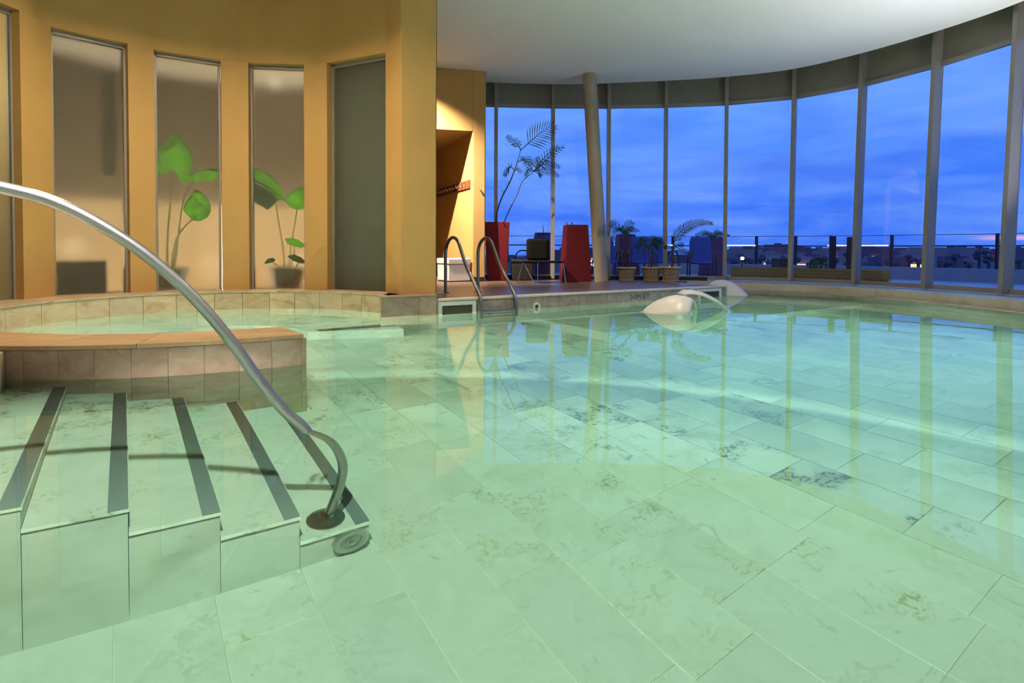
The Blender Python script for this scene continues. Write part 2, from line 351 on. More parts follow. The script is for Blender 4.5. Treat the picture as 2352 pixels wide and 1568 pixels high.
# water surface: refraction with a green tint under a Fresnel reflection
m = bpy.data.materials.new('water'); M_['water'] = m; m.use_nodes = True; t = m.node_tree; t.nodes.clear()
fr = t.nodes.new('ShaderNodeFresnel'); fr.inputs['IOR'].default_value = 1.333
rf = t.nodes.new('ShaderNodeBsdfRefraction'); rf.inputs['IOR'].default_value = 1.333; rf.inputs['Roughness'].default_value = 0.; rf.inputs['Color'].default_value = (.86, .965, .885, 1)
gl = t.nodes.new('ShaderNodeBsdfGlossy'); gl.inputs['Roughness'].default_value = 0.; gl.inputs['Color'].default_value = (.82, .82, .82, 1)
ms = t.nodes.new('ShaderNodeMixShader'); ou = t.nodes.new('ShaderNodeOutputMaterial')
t.links.new(fr.outputs[0], ms.inputs[0]); t.links.new(rf.outputs[0], ms.inputs[1]); t.links.new(gl.outputs[0], ms.inputs[2]); t.links.new(ms.outputs[0], ou.inputs[0])
# ... and the water body: faint absorption and milkiness
va = t.nodes.new('ShaderNodeVolumeAbsorption'); va.inputs['Color'].default_value = (.50, .94, .75, 1); va.inputs['Density'].default_value = .20
vsc = t.nodes.new('ShaderNodeVolumeScatter'); vsc.inputs['Color'].default_value = (.76, 1.0, .86, 1); vsc.inputs['Density'].default_value = .16; vsc.inputs['Anisotropy'].default_value = .2
av = t.nodes.new('ShaderNodeAddShader')
t.links.new(va.outputs[0], av.inputs[0]); t.links.new(vsc.outputs[0], av.inputs[1]); t.links.new(av.outputs[0], ou.inputs['Volume'])
# clear pane
m = bpy.data.materials.new('pane_glass'); M_['pane_glass'] = m; m.use_nodes = True; t = m.node_tree; t.nodes.clear()
lw = t.nodes.new('ShaderNodeLayerWeight'); lw.inputs[0].default_value = .5
pw = t.nodes.new('ShaderNodeMath'); pw.operation = 'POWER'; pw.inputs[1].default_value = 5; t.links.new(lw.outputs['Facing'], pw.inputs[0])
ma = t.nodes.new('ShaderNodeMath'); ma.operation = 'MULTIPLY_ADD'; ma.inputs[1].default_value = .94; ma.inputs[2].default_value = .03; t.links.new(pw.outputs[0], ma.inputs[0])
tr = t.nodes.new('ShaderNodeBsdfTransparent'); tr.inputs[0].default_value = (.97, .985, 1, 1); gl = t.nodes.new('ShaderNodeBsdfGlossy'); gl.inputs['Roughness'].default_value = .0
ms = t.nodes.new('ShaderNodeMixShader'); ou = t.nodes.new('ShaderNodeOutputMaterial')
t.links.new(ma.outputs[0], ms.inputs[0]); t.links.new(tr.outputs[0], ms.inputs[1]); t.links.new(gl.outputs[0], ms.inputs[2]); t.links.new(ms.outputs[0], ou.inputs[0])
# frosted pane
m = bpy.data.materials.new('frosted_glass'); M_['frosted_glass'] = m; m.use_nodes = True; t = m.node_tree; t.nodes.clear()
rf = t.nodes.new('ShaderNodeBsdfRefraction'); rf.inputs['IOR'].default_value = 1.40; rf.inputs['Roughness'].default_value = .33; rf.inputs['Color'].default_value = (.97, .98, .95, 1)
df = t.nodes.new('ShaderNodeBsdfDiffuse'); df.inputs[0].default_value = (.40, .40, .33, 1)
ms = t.nodes.new('ShaderNodeMixShader'); ms.inputs[0].default_value = .16; ou = t.nodes.new('ShaderNodeOutputMaterial')
t.links.new(rf.outputs[0], ms.inputs[1]); t.links.new(df.outputs[0], ms.inputs[2]); t.links.new(ms.outputs[0], ou.inputs[0])

# ================================================================== STRUCTURE
DZ = .18            # decking level above the water
PD = -1.2           # pool floor
SC = (-3.0, 6.0)    # centre of the round spa
CZ = 4.3            # ceiling
def pc(r, a, z=None):
    p = (SC[0] + r * cos(a), SC[1] + r * sin(a)); return p if z is None else (*p, z)

# facade: foot of each mullion
FB = [(-.62, 12.47), (-.35, 12.5), (.86, 12.58), (2.05, 12.58), (3.24, 12.48), (4.43, 12.25), (5.58, 11.75), (6.38, 10.85), (6.9, 9.7), (7.2, 8.5), (7.3, 7.3), (7.2, 6.1), (6.95, 4.9), (6.55, 3.75)]
def fnorm(i):
    a = Vector(FB[max(i - 1, 0)]); b_ = Vector(FB[min(i + 1, len(FB) - 1)]); d = (b_ - a).normalized(); return Vector((-d.y, d.x))
LEAN = .16; ZTOP = 4.75; Z0 = DZ + .02; ZG0 = DZ + .095; ZG1 = 3.85
def fpt(i, z, out=0.):
    nn = fnorm(i); p = Vector(FB[i]) + nn * (LEAN * (z - Z0) / (ZTOP - Z0) + out); return Vector((p.x, p.y, z))
FN = len(FB)
BAYS = ['narrow window bay half hidden by the ochre pier', 'window bay behind the tall sparse palm', 'window bay behind the leaning column', 'window bay behind the woven pots with fan palm', 'window bay with the arching frond in front of it',
        'window bay with the sign nearest the jet hoods at its foot', 'window bay with the middle warning sign at its foot', 'window bay with the short rounded sign at its foot', 'wide empty window bay showing the pink cloud streak', 'window bay cut off by the right edge of the picture',
        'window bay just beyond the right edge of the picture', 'window bay further round beside the pool', 'last window bay beside the pool']
for i in range(FN - 1):
    w_ = thing('window_%d' % (i + 1), (*FB[i], Z0), BAYS[i], kind='structure')
    A0, B0 = fpt(i, Z0), fpt(i + 1, Z0)
    d = (B0 - A0).normalized(); nn = Vector((-d.y, d.x, 0))
    def slabq(z0, z1, off, th, inset=.0):
        a0, b0, a1, b1 = fpt(i, z0, off) + d * inset, fpt(i + 1, z0, off) - d * inset, fpt(i, z1, off) + d * inset, fpt(i + 1, z1, off) - d * inset
        vv = [a0, b0, b1, a1] + [q + nn * th for q in (a0, b0, b1, a1)]
        return MB().add(vv, [(0, 1, 2, 3), (7, 6, 5, 4), (0, 4, 5, 1), (1, 5, 6, 2), (2, 6, 7, 3), (3, 7, 4, 0)])
    slabq(ZG0, ZG1, .012, .012, .0).build('pane', 'pane_glass', w_)
    slabq(Z0, ZG0, -.05, .10, .0).build('bottom_rail', 'mullion_metal', w_)
    slabq(ZG1, ZG1 + .07, -.03, .07, .0).build('top_rail', 'mullion_metal', w_)
    slabq(ZG1 + .07, ZTOP, .0, .06, .0).build('spandrel_panel', 'spandrel', w_)
    # mullion at the right-hand side of the bay
    q0, q1 = fpt(i + 1, Z0), fpt(i + 1, ZTOP); nm = fnorm(i + 1); nm = Vector((nm.x, nm.y, 0)); tm = Vector((nm.y, -nm.x, 0))
    vv = []
    for q in (q0, q1):
        for a, b_ in ((-.035, -.16), (.035, -.16), (.035, .03), (-.035, .03)): vv.append(q + tm * a + nm * b_)
    MB().add(vv, [(3, 2, 1, 0), (4, 5, 6, 7), (0, 1, 5, 4), (1, 2, 6, 5), (2, 3, 7, 6), (3, 0, 4, 7)]).build('mullion', 'mullion_metal', w_)

# ceiling (white, its edge stands just inside the glass) and the roof slab above it
CE = [(-.9, 12.3), (-.6, 12.38), (1.13, 12.5), (2.91, 12.25), (4.25, 11.92), (5.35, 11.4), (6.05, 10.6), (6.55, 9.75), (6.92, 8.9), (7.1, 8.2), (7.15, 7.2), (7.05, 6.0), (6.8, 4.8), (6.4, 3.6)]
ces = [(p.x, p.y) for p in smooth_path([(*p, 0) for p in CE], 4)]
room = ces + [(5.6, -1.5), (3, -4.2), (-4, -4.6), (-6.8, -2), (-6.6, 9.5), (-4.5, 17.0), (-2.0, 17.0)]
tag(MB().prism(room, CZ, CZ + .10).build('ceiling', 'ceiling_white'), 'smooth white ceiling with a curved edge in front of the glass', kind='structure')
roof = [(8.2, 9), (7.9, 3.2), (5.9, -2), (3, -4.6), (-4.4, -5), (-7.2, -2), (-7, 9.5), (-5, 17.5), (-2, 17.5), (-.4, 13.3), (3.5, 13.4), (6, 12.6), (7.6, 11)]
tag(MB().prism(roof, ZTOP, ZTOP + .2).build('ceiling_upper', 'spandrel'), 'dark upper slab above the white ceiling', kind='structure')
# walls behind the photographer
tag(MB().strip([(6.62, 3.75), (5.7, -1.55), (3.05, -4.3), (-4.05, -4.7), (-6.85, -2.05), (-6.7, 4.4)], -1.3, CZ).build('wall_back', 'room_wall', fix=False), 'plain beige wall behind the photographer', kind='structure')

# yellow wall curving round the spa: edges of panes and piers, left to right
WP = [(-5.62, 4.3), (-5.50, 5.55), (-5.32, 6.40), (-5.34, 6.86), (-4.82, 7.42), (-4.62, 7.63), (-3.96, 8.04), (-3.64, 8.14), (-2.90, 8.22), (-2.56, 8.15), (-1.66, 7.70), (-1.39, 7.35)]
WE = (-.965, 7.47)                       # right-hand edge of the wall's end face
WZ0, WZ1 = .24, 3.36
WT = .34
def wn(i):
    a = Vector(WP[max(i - 1, 0)]); b_ = Vector(WP[min(i + 1, len(WP) - 1)]); d = (b_ - a).normalized(); return Vector((-d.y, d.x))
def wb(i, off): q = Vector(WP[i]) + wn(i) * off; return (q.x, q.y)
ws = thing('wall_spa', (-3, 8, WZ0), 'yellow ochre curved wall with tall frosted windows above the spa', kind='structure')
for k, (i, j) in enumerate(((0, 1), (2, 3), (4, 5), (6, 7), (8, 9))):
    MB().prism([WP[i], WP[j], wb(j, WT), wb(i, WT)], WZ0 - .05, WZ1).build('pier', 'yellow_stucco', ws)
MB().prism([WP[10], WP[11], WE, (-1.30, 8.25), wb(10, WT)], WZ0 - .05, CZ).build('end_pier', 'yellow_stucco', ws, bevel=.012)
top = [(p.x, p.y) for p in smooth_path([(*p, 0) for p in WP[:11]], 5)] + [(-1.50, 7.72)]
bk = [(p.x, p.y) for p in smooth_path([(*wb(i, WT), 0) for i in range(11)], 5)] + [(-1.42, 7.9)]
nt_ = len(top)
vv = [(*p, z) for p, z in [(q, WZ1) for q in top] + [(q, CZ) for q in top] + [(q, WZ1) for q in bk] + [(q, CZ) for q in bk]]
ff = []
for i in range(nt_ - 1):
    ff += [(i, i + 1, nt_ + i + 1, nt_ + i), (2 * nt_ + i, 3 * nt_ + i, 3 * nt_ + i + 1, 2 * nt_ + i + 1), (i, 2 * nt_ + i, 2 * nt_ + i + 1, i + 1)]
MB().add(vv, ff).build('lintel', 'yellow_stucco', ws, autos=R(40))
FRL = ['frosted window at the far left edge, brightest of the five', 'frosted window with a dark box behind its foot', 'frosted window with one big heart-shaped leaf near its middle',
       'frosted window with a slanting leaf and a pot behind it', 'plain grey-green frosted window next to the wall corner']
for k, (i, j) in enumerate(((1, 2), (3, 4), (5, 6), (7, 8), (9, 10))):
    a, b_ = Vector(WP[i]), Vector(WP[j]); d = (b_ - a).normalized(); nn = Vector((-d.y, d.x))
    wnd = thing('window_%d' % (20 + k), ((a + b_) / 2).to_3d() + Vector((0, 0, WZ0)), FRL[k], kind='structure')
    rec = .13; g0, g1 = a + nn * rec, b_ + nn * rec
    def bar(p, q, z0, z1, th): return [(p.x, p.y), (q.x, q.y), (q + nn * th).to_tuple(), (p + nn * th).to_tuple()]
    MB().prism(bar(g0, g1, 0, 0, .006), WZ0, WZ1).build('frosted_pane', 'frosted_glass', wnd)
    fw = .028
    f0 = [q - nn * .03 for q in (g0, g1)]
    MB().prism(bar(f0[0], f0[0] + d * fw, 0, 0, .06), WZ0, WZ1).build('frame_side', 'mullion_metal', wnd)
    MB().prism(bar(f0[1] - d * fw, f0[1], 0, 0, .06), WZ0, WZ1).build('frame_side', 'mullion_metal', wnd)
    MB().prism(bar(f0[0], f0[1], 0, 0, .06), WZ1 - .05, WZ1).build('frame_head', 'mullion_metal', wnd)
# room behind the frosted windows
ir = [(-6.5, 4.0), (-6.6, 6.6), (-6.1, 8.1), (-5.2, 9.1), (-4.2, 9.6), (-2.9, 9.7), (-2.05, 9.3)]
irs = [(p.x, p.y) for p in smooth_path([(*p, 0) for p in ir], 4)]
wi = thing('wall_inner', (-4.2, 9.6, WZ0), 'two-tone wall of the room behind the frosted windows, cream below and dark brown above', kind='structure')
MB().strip(irs, WZ0 - .1, 1.5).build('lower_wall', 'cream_wall', wi, fix=False); MB().strip(irs, 1.5, CZ).build('upper_wall', 'brown_wall', wi, fix=False)
tag(MB().prism([wb(0, .33)] + [wb(i, .33) for i in range(1, 10)] + [(-2.4, 8.7)] + [(x, y + .02) for x, y in irs[::-1]], 3.44, 3.5).build('ceiling_inner', 'ceiling_white'), 'white ceiling of the room behind the frosted windows', kind='structure')
tag(MB().prism([(-2.52, 8.52), (-2.50, 8.47), (-1.50, 8.02), (-1.48, 8.07)] , WZ0 - .1, CZ).build('wall_inner_end', 'grey_green'), 'grey partition close behind the last frosted window', kind='structure')
tag(MB().prism([wb(0, .02)] + [wb(i, .10) for i in range(1, 11)] + [(-1.3, 8.3), (-1.9, 9.6), (-2.9, 9.8), (-4.3, 9.75), (-5.3, 9.2), (-6.3, 8.2), (-6.75, 6.6), (-6.6, 4.0)], WZ0 - .12, WZ0 - .01).build('floor_inner', 'travertine'), 'stone floor of the room behind the frosted windows', kind='structure')
for (x, y, z, e) in ((-3.35, 9.3, .55, 220), (-4.6, 9.05, .55, 220), (-5.95, 8.0, .8, 60), (-6.2, 5.4, 2.6, 80), (-3.6, 8.9, 3.3, 16), (-2.15, 8.12, 3.6, 12)):  # unseen lamps put in to brighten the panes, the last for the end gap
    lamp('inner_room_lamp', 'POINT', (x, y, z), e, (1.0, .86, .62) if x > -6 else (.95, 1.0, .72), size=.07)
tag(MB().prism([(-5.28, 6.85), (-5.20, 6.85), (-6.55, 7.3), (-6.6, 7.25)] if False else [(-5.66, 6.75), (-5.64, 6.80), (-6.55, 7.02), (-6.57, 6.97)], WZ0, CZ).build('wall_inner_divider', 'cream_wall'), 'partition between the first and second frosted windows', kind='structure')

# passage with the coat hooks: pier and lintel beyond the corner
PA = Vector((-.78, 11.55)); PB = Vector((-.53, 11.62))
pw_dir = Vector((-.40, .917)); PCn = PA + pw_dir * 5.2
tag(MB().prism([PA, PB, (-.63, 12.50), (-.66, 12.9), (PCn.x + .6, PCn.y + .3), (PCn.x, PCn.y)], DZ, CZ).build('wall_passage', 'yellow_stucco', bevel=.02), 'ochre wall of the passage carrying the coat hooks', kind='structure')
tag(MB().prism([PA, (PCn.x - .001, PCn.y), (-3.2, 16.3), (-3.2, 10.95)], 3.12, CZ).build('wall_lintel', 'yellow_stucco'), 'ochre wall above the dark passage opening', kind='structure')
tag(MB().prism([(-.965, 7.5), (-1.3, 8.25), (-2.0, 8.4), (-2.4, 9.7), (-2.6, 11.0), (-3.2, 11.0), (-3.3, 16.9), (-3.6, 16.9), (-3.6, 9.9), (-2.3, 9.6), (-2.0, 8.6)], DZ, CZ).build('wall_passage_left', 'yellow_stucco'), 'ochre wall on the hidden side of the passage', kind='structure')
tag(MB().prism([(-3.6, 16.6), (PCn.x + .6, 16.6), (PCn.x + .6, 16.8), (-3.6, 16.8)], DZ, CZ).build('wall_passage_end', 'yellow_stucco'), 'ochre wall closing the passage', kind='structure')
tag(MB().prism([PA, (PB.x + .015, PB.y - .01), (-.615, 12.45), (-.63, 12.45), (PB.x, PB.y + .01)], DZ, DZ + .085, [PA + Vector((0, -.012)), (PB.x + .015, PB.y - .012), (-.615, 12.45), (-.63, 12.45), (PB.x, PB.y + .01)]).build('baseboard_passage', 'black_plinth'), 'black skirting at the foot of the passage wall', kind='structure')

# timber deck behind the pool edge
VD = 6.63; U0, U1 = 3.27, 9.0
deck_corner = UV(U1, VD); deck_back = UV(U1 - .05, VD + 1.7)
deckpoly = [UV(U0, VD + .12).to_tuple()[:2], UV(U1 - .12, VD + .12).to_tuple()[:2], UV(U1 - .12, VD + 1.25).to_tuple()[:2]] + [(3.9, 12.42), (3.24, 12.5), (2.05, 12.62), (.86, 12.62), (-.35, 12.55), (-.6, 12.8), (PCn.x, PCn.y), (-3.3, 16.7), (-3.3, 10), (-2.3, 9.5), (-1.4, 8.0), (-1.0, 7.6)]
tag(MB().prism(deckpoly, -.1, DZ).build('floor_deck', 'deck_boards'), 'dark wooden deck between the pool and the glass wall', kind='structure')
dk = thing('wall_deck', UV(U0, VD, PD), 'grey stone pool edge below the wooden deck', kind='structure')
MB().prism([UV(U0, VD + .03)[:2], UV(U1, VD + .03)[:2], UV(U1, VD + .35)[:2], UV(U0, VD + .35)[:2]], PD, DZ - .022).build('core', 'grout', dk)
MB().prism([UV(U1 - .35, VD + .05)[:2], UV(U1, VD + .05)[:2], UV(U1, VD + 1.5)[:2], UV(U1 - .35, VD + 1.5)[:2]], PD, DZ - .022).build('return_core', 'deck_edge_stone', dk)
nsl = 10; sw = (U1 - U0) / nsl
SKIM = [(3.30, 3.98), (8.38, 8.84)]                   # openings for the two skimmers (u0, u1)
for k in range(nsl):
    a, b_ = U0 + k * sw + .002, U0 + (k + 1) * sw - .002
    MB().prism([UV(a, VD)[:2], UV(b_, VD)[:2], UV(b_, VD + .03)[:2], UV(a, VD + .03)[:2]], PD, DZ - .022).build('slab', 'deck_edge_stone', dk)
    MB().prism([UV(a, VD - .02)[:2], UV(b_, VD - .02)[:2], UV(b_, VD + .125)[:2], UV(a, VD + .125)[:2]], DZ - .02, DZ + .004).build('coping', 'coping_pale', dk)
for k in range(3):
    a, b_ = VD + .127 + k * .45, VD + .125 + (k + 1) * .45
    MB().prism([UV(U1 - .125, a)[:2], UV(U1 + .02, a)[:2], UV(U1 + .02, b_)[:2], UV(U1 - .125, b_)[:2]], DZ - .02, DZ + .004).build('coping', 'travertine', dk)

# stone block under the end of the yellow wall
bl = thing('wall_block', UV(2.54, VD, PD), 'grey stone block under the end of the yellow wall', kind='structure')
bA, bB = UV(2.54, VD), UV(U0 - .003, VD)
MB().prism([UV(2.56, VD + .03)[:2], UV(U0, VD + .03)[:2], (-1.2, 8.2), pc(2.3, R(52)), pc(1.96, R(46)), pc(1.97, R(36))], PD, WZ0 - .02).build('core', 'grout', bl)
for a, b_ in ((2.54, 3.02), (3.024, U0 - .003)):
    MB().prism([UV(a, VD)[:2], UV(b_, VD)[:2], UV(b_, VD + .028)[:2], UV(a, VD + .028)[:2]], PD, WZ0 - .02).build('slab', 'travertine_dark', bl)
MB().prism([UV(2.53, VD - .006)[:2], UV(U0 - .003, VD - .006)[:2], (-1.2, 8.2), pc(2.3, R(52)), pc(1.93, R(44)), pc(1.925, R(36))], WZ0 - .018, WZ0).build('coping', 'travertine_dark', bl)

# round spa: back curb
cb_ = thing('wall_curb', pc(1.93, R(120), PD), 'pale travertine curb curving round the back of the spa', kind='structure')
MB().arc(SC, 1.955, 2.75, R(40), R(205), PD, WZ0 - .025).build('core', 'grout', cb_)
edges = [36, 46, 57, 67, 77.5, 88, 98, 108, 118, 124, 131, 142, 153, 164, 176, 190, 205]
for a, b_ in zip(edges[:-1], edges[1:]):
    MB().arc(SC, 1.925, 1.953, R(a + .08), R(b_ - .08), PD + .3, WZ0 - .022, n=4).build('slab', 'travertine', cb_, autos=R(30))
for a in range(40, 205, 11):
    MB().arc(SC, 1.915, 2.75, R(a + .06), R(min(a + 11, 206) - .06), WZ0 - .02, WZ0, n=4).build('coping', 'travertine', cb_, autos=R(30))
# low curved wall between the spa and the stairs
lw_ = thing('wall_low', pc(2.2, R(-80), PD), 'low brown travertine wall curving between the spa and the steps', kind='structure')
MB().arc(SC, 1.985, 2.42, R(-156), R(-51.5), PD, .185).build('core', 'grout', lw_)
for k in range(22):
    a = -51.2 - k * 4.75
    MB().arc(SC, 2.42, 2.45, R(a - 4.70), R(a), PD, .182, n=3).build('slab', 'travertine_dark', lw_, autos=R(30))
for k in range(9):
    a = -51.0 - k * 11.6
    MB().arc(SC, 1.955, 2.462, R(a - 11.5), R(a), .186, .212, n=5).build('coping', 'coping_stone', lw_, autos=R(30))
    MB().arc(SC, 1.955, 1.983, R(a - 11.5), R(a), PD, .184, n=5).build('inner_slab', 'travertine', lw_, autos=R(30))
ea = R(-51.2); q0, q1 = pc(1.985, ea), pc(2.452, ea); tdir = Vector((-sin(ea), cos(ea)))
MB().prism([q0, q1, (q1[0] + tdir.x * .03, q1[1] + tdir.y * .03), (q0[0] + tdir.x * .03, q0[1] + tdir.y * .03)], PD, .182).build('end_slab', 'travertine_dark', lw_)
# submerged bench of the spa
bn = thing('floor_spa_bench', pc(1.4, R(90), PD), 'pale submerged bench curving along the back of the spa', kind='structure')
for k in range(12):
    a = 30 + k * 15
    MB().arc(SC, .88, 1.92, R(a + .1), R(a + 14.9), PD, -.72, n=4).build('slab', 'floor_stone', bn, autos=R(30))
MB().prism([pc(1.0, R(30)), pc(1.9, R(22)), pc(1.95, R(38)), pc(1.0, R(38))], PD, -.72).build('slab', 'floor_stone', bn)

# pool floor: a bed plus tiles
fl = thing('floor', (0, 0, PD), 'pool floor of pale stone tiles laid on the skew', kind='structure')
MB().prism([(-7, -5), (7, -5), (8.5, 8), (7, 13), (-7, 13)], PD - .15, PD - .006).build('bed', 'bed_mortar', fl)
TW, TL, TG = .331, .662, .0014
def tile_mesh(name, lx, ly, mat):
    mb = MB(); x, y, c = lx / 2 - TG, ly / 2 - TG, .002
    vv = [(-x, -y, -.012), (x, -y, -.012), (x, y, -.012), (-x, y, -.012), (-x, -y, -c), (x, -y, -c), (x, y, -c), (-x, y, -c), (-x + c, -y + c, 0), (x - c, -y + c, 0), (x - c, y - c, 0), (-x + c, y - c, 0)]
    mb.add(vv, [(8, 9, 10, 11), (4, 5, 9, 8), (5, 6, 10, 9), (6, 7, 11, 10), (7, 4, 8, 11), (0, 1, 5, 4), (1, 2, 6, 5), (2, 3, 7, 6), (3, 0, 4, 7)])
    me = bpy.data.meshes.new(name); me.from_pydata([tuple(v) for v in mb.v], [], mb.f); me.materials.append(M_[mat]); return me
tm = tile_mesh('tile', TW, TL, 'floor_stone')
joint = {-1: 1.62, 0: 2.23, 1: 1.82, 2: 2.04, 3: 1.956, 4: 1.461, 5: .80, 6: 1.513}
cells = []
for k in range(-14, 34):
    u = .62 + TW * (k + .5)
    off = joint.get(k, (k * .377) % TL + .11 * sin(k * 5.1))
    for j in range(-12, 22):
        v = off + TL * (j + .5); p = UV(u, v, PD)
        if p.y < .55 or p.y > 11.6: continue
        r = hypot(p.x - SC[0], p.y - SC[1])
        if p.x < -3.4 and r > 2: continue
        if v > VD - .1 and u > 2.3 and u < 9.1: continue
        if v > 4.95 and u > 4.6 and u < 9.0: continue                 # under the shelf
        if u < .55 and v > 2.9 and r > 2.0: continue                  # under the steps
        if p.x > 7.3 or abs(p.x) / p.y > 1.15: continue
        cells.append((p.x * p.x + p.y * p.y, u, v))
cells.sort()
for dist, u, v in cells[:300]:
    o = bpy.data.objects.new('tile', tm); COL.objects.link(o); o.parent = fl; o.location = UV(u, v, 0); o.rotation_euler = (0, 0, GA)
far = MB()
for dist, u, v in cells[300:]:
    mt = Matrix.Translation(UV(u, v, PD)) @ Matrix.Rotation(GA, 4, 'Z')
    x, y = TW / 2 - .003, TL / 2 - .003
    far.add([mt @ Vector(q) for q in ((-x, -y, -.012), (x, -y, -.012), (x, y, -.012), (-x, y, -.012), (-x, -y, 0), (x, -y, 0), (x, y, 0), (-x, y, 0))], [(4, 5, 6, 7), (0, 1, 5, 4), (1, 2, 6, 5), (2, 3, 7, 6), (3, 0, 4, 7)])
tag(far.build('far_tiles', 'floor_stone', fl), kind='stuff')
# shelf in front of the deck (0.65 m deep)
sh = thing('floor_shelf', UV(4.45, 4.82, PD), 'submerged pale stone shelf in front of the wooden deck', kind='structure')
for k in range(10):
    a = 4.45 + k * .66
    MB().prism([UV(a + .002, 4.82)[:2], UV(a + .658, 4.82)[:2], UV(a + .658, VD + (1.6 if a > U1 - .3 else 0))[:2], UV(a + .002, VD + (1.6 if a > U1 - .3 else 0))[:2]], PD, -.65).build('slab', 'floor_stone', sh)
# basin walls out of sight and along the glass
PE = [(3.0, 12.2), (3.9, 11.75), (4.4, 11.4), (5.0, 11.0), (5.55, 10.45), (5.95, 9.6), (6.2, 8.75), (6.36, 7.4), (6.35, 6.2), (6.2, 5.0), (5.8, 3.4), (5.2, 1.6), (4.2, -.2), (2.8, -1.4), (.5, -1.9), (-1.3, -1.4), (-2.6, .4)]
pes = [(p.x, p.y) for p in smooth_path([(*p, 0) for p in PE], 4)]
cr_ = thing('wall_right', (6.2, 8, PD), 'pale stone pool curb running below the curved glass wall', kind='structure')
outer = [(3.3, 13.0), (4.6, 12.75), (5.9, 12.2), (6.8, 11.2), (7.3, 9.9), (7.6, 8.6), (7.7, 7.3), (7.6, 6), (7.2, 4.5), (6.6, 3.2), (5.6, 1.2), (4.6, -.8), (3.0, -2.2), (.5, -2.7), (-1.8, -2.2), (-3.3, .2)]
ous = [(p.x, p.y) for p in smooth_path([(*p, 0) for p in [(2.4, 13.0)] + outer], 4)]
def ring(z0, z1, inn, out_, mb):
    n_ = min(len(inn), len(out_))
    for i in range(n_ - 1): mb.prism([inn[i], inn[i + 1], out_[i + 1], out_[i]], z0, z1)
    return mb
def inset(path, dd):
    o_ = []
    for i, p in enumerate(path):
        a = Vector(path[max(i - 1, 0)]); b_ = Vector(path[min(i + 1, len(path) - 1)]); d = (b_ - a).normalized(); q = Vector(p) + Vector((-d.y, d.x)) * dd; o_.append((q.x, q.y))
    return o_
ring(PD, .045, pes, ous, MB()).build('basin_wall', 'pool_wall_stone', cr_)
ring(.04, DZ + .0, inset(pes, .16), ous, MB()).build('curb_step', 'curb_stone', cr_)
for i in range(0, len(pes) - 4, 4):
    ring(.046, .062, inset(pes, -.012)[i:i + 5], inset(pes, .16)[i:i + 5], MB()).build('coping', 'travertine', cr_)

# steps
TR = .305; UN = [-.30 + TR * i for i in range(5)]; SV = 2.56
stp = thing('floor_steps', UV(0, SV, PD), 'submerged pale stone steps with dark edge strips beside the low wall', kind='structure')
for i, un in enumerate(UN):
    z = -.2 - .2 * i
    vb = 4.6
    MB().prism([UV(un - TR + .002, SV)[:2], UV(un, SV)[:2], UV(un, vb)[:2], UV(un - TR + .002, vb)[:2]], PD, z - .03).build('riser_block', 'pool_wall_stone', stp)
    MB().prism([UV(un - TR + .002, SV - .006)[:2], UV(un + .006, SV - .006)[:2], UV(un + .006, vb)[:2], UV(un - TR + .002, vb)[:2]], z - .028, z).build('tread', 'floor_stone', stp)
    MB().prism([UV(un - .062, SV - .004)[:2], UV(un + .002, SV - .004)[:2], UV(un + .002, vb)[:2], UV(un - .062, vb)[:2]], z, z + .004).build('edge_strip', 'dark_strip', stp)
tag(MB().prism([UV(-.607, 2.55)[:2], UV(-.607, 4.7)[:2], pc(2.44, R(-128)), pc(2.44, R(-165)), (-6.6, 5.2), (-6.8, -2.0), (-3.6, -1.0), (-2.62, .42)], PD, DZ).build('floor_landing', 'travertine'), 'stone landing at the head of the submerged steps', kind='structure')

# water
wp = [UV(2.54, VD)[:2], UV(U1, VD)[:2], UV(U1, VD + 1.5)[:2]] + pes
wp += [UV(-.607, 2.55)[:2], UV(-.607, 4.2)[:2]] + [pc(2.45, R(a)) for a in range(-122, -51, 4)] + [pc(2.45, R(-51.2)), pc(1.955, R(-51.2))] + [pc(1.955, R(a)) for a in range(-55, -156, -4)] + [pc(1.925, R(a)) for a in range(204, 37, -4)]
wat = MB().prism([(-6.4, -2.6), (7.4, -2.6), (7.55, 8.6), (6.6, 11.4), (3.4, 12.6), (-6.4, 9.6)], PD - .1, 0).build('pool_water', 'water', autos=R(30))
tag(wat, 'still green tinted water filling the pool and the spa', 'water', kind='stuff')

# ================================================================== THINGS AT THE POOL
# --- long handrail over the steps
RV = 2.665
hb = UV(.756, RV, -1.0)
hr = thing('handrail', hb, 'long curved steel handrail rising out of the water in the foreground', 'handrail')
px = [(-420, 470), (-300, 420), (-150, 398), (0, 430), (150, 475), (300, 560), (400, 640), (470, 710), (540, 795), (600, 880), (655, 945), (700, 985)]
rp_ = [at_v(x, y, RV) for x, y in px]
rp_ = [Vector((rp_[3].x, rp_[3].y, 0)) - E1 * .95 + Vector((0, 0, DZ)), Vector((rp_[3].x, rp_[3].y, 0)) - E1 * .95 + Vector((0, 0, .75)), Vector((rp_[3].x, rp_[3].y, 0)) - E1 * .72 + Vector((0, 0, 1.06)), Vector((rp_[3].x, rp_[3].y, 0)) - E1 * .38 + Vector((0, 0, 1.09))] + rp_[3:]
rp_ += [UV(.765, RV, -.17), UV(.815, RV, -.36), UV(.835, RV, -.54), UV(.822, RV, -.72), UV(.785, RV, -.90), UV(.760, RV, -.985)]
MB().tube(smooth_path(rp_, 6), .0225, 14).build('rail', 'steel', hr, smooth=True)
MB().lathe([(.0, 0), (.085, 0), (.085, .008), (.07, .022), (.036, .034), (.026, .05)], hb, 28).build('flange', 'steel', hr, autos=R(35))
MB().lathe([(.0, 0), (.085, 0), (.085, .008), (.07, .022), (.036, .034), (.026, .05)], rp_[0], 28).build('flange', 'steel', hr, autos=R(35))
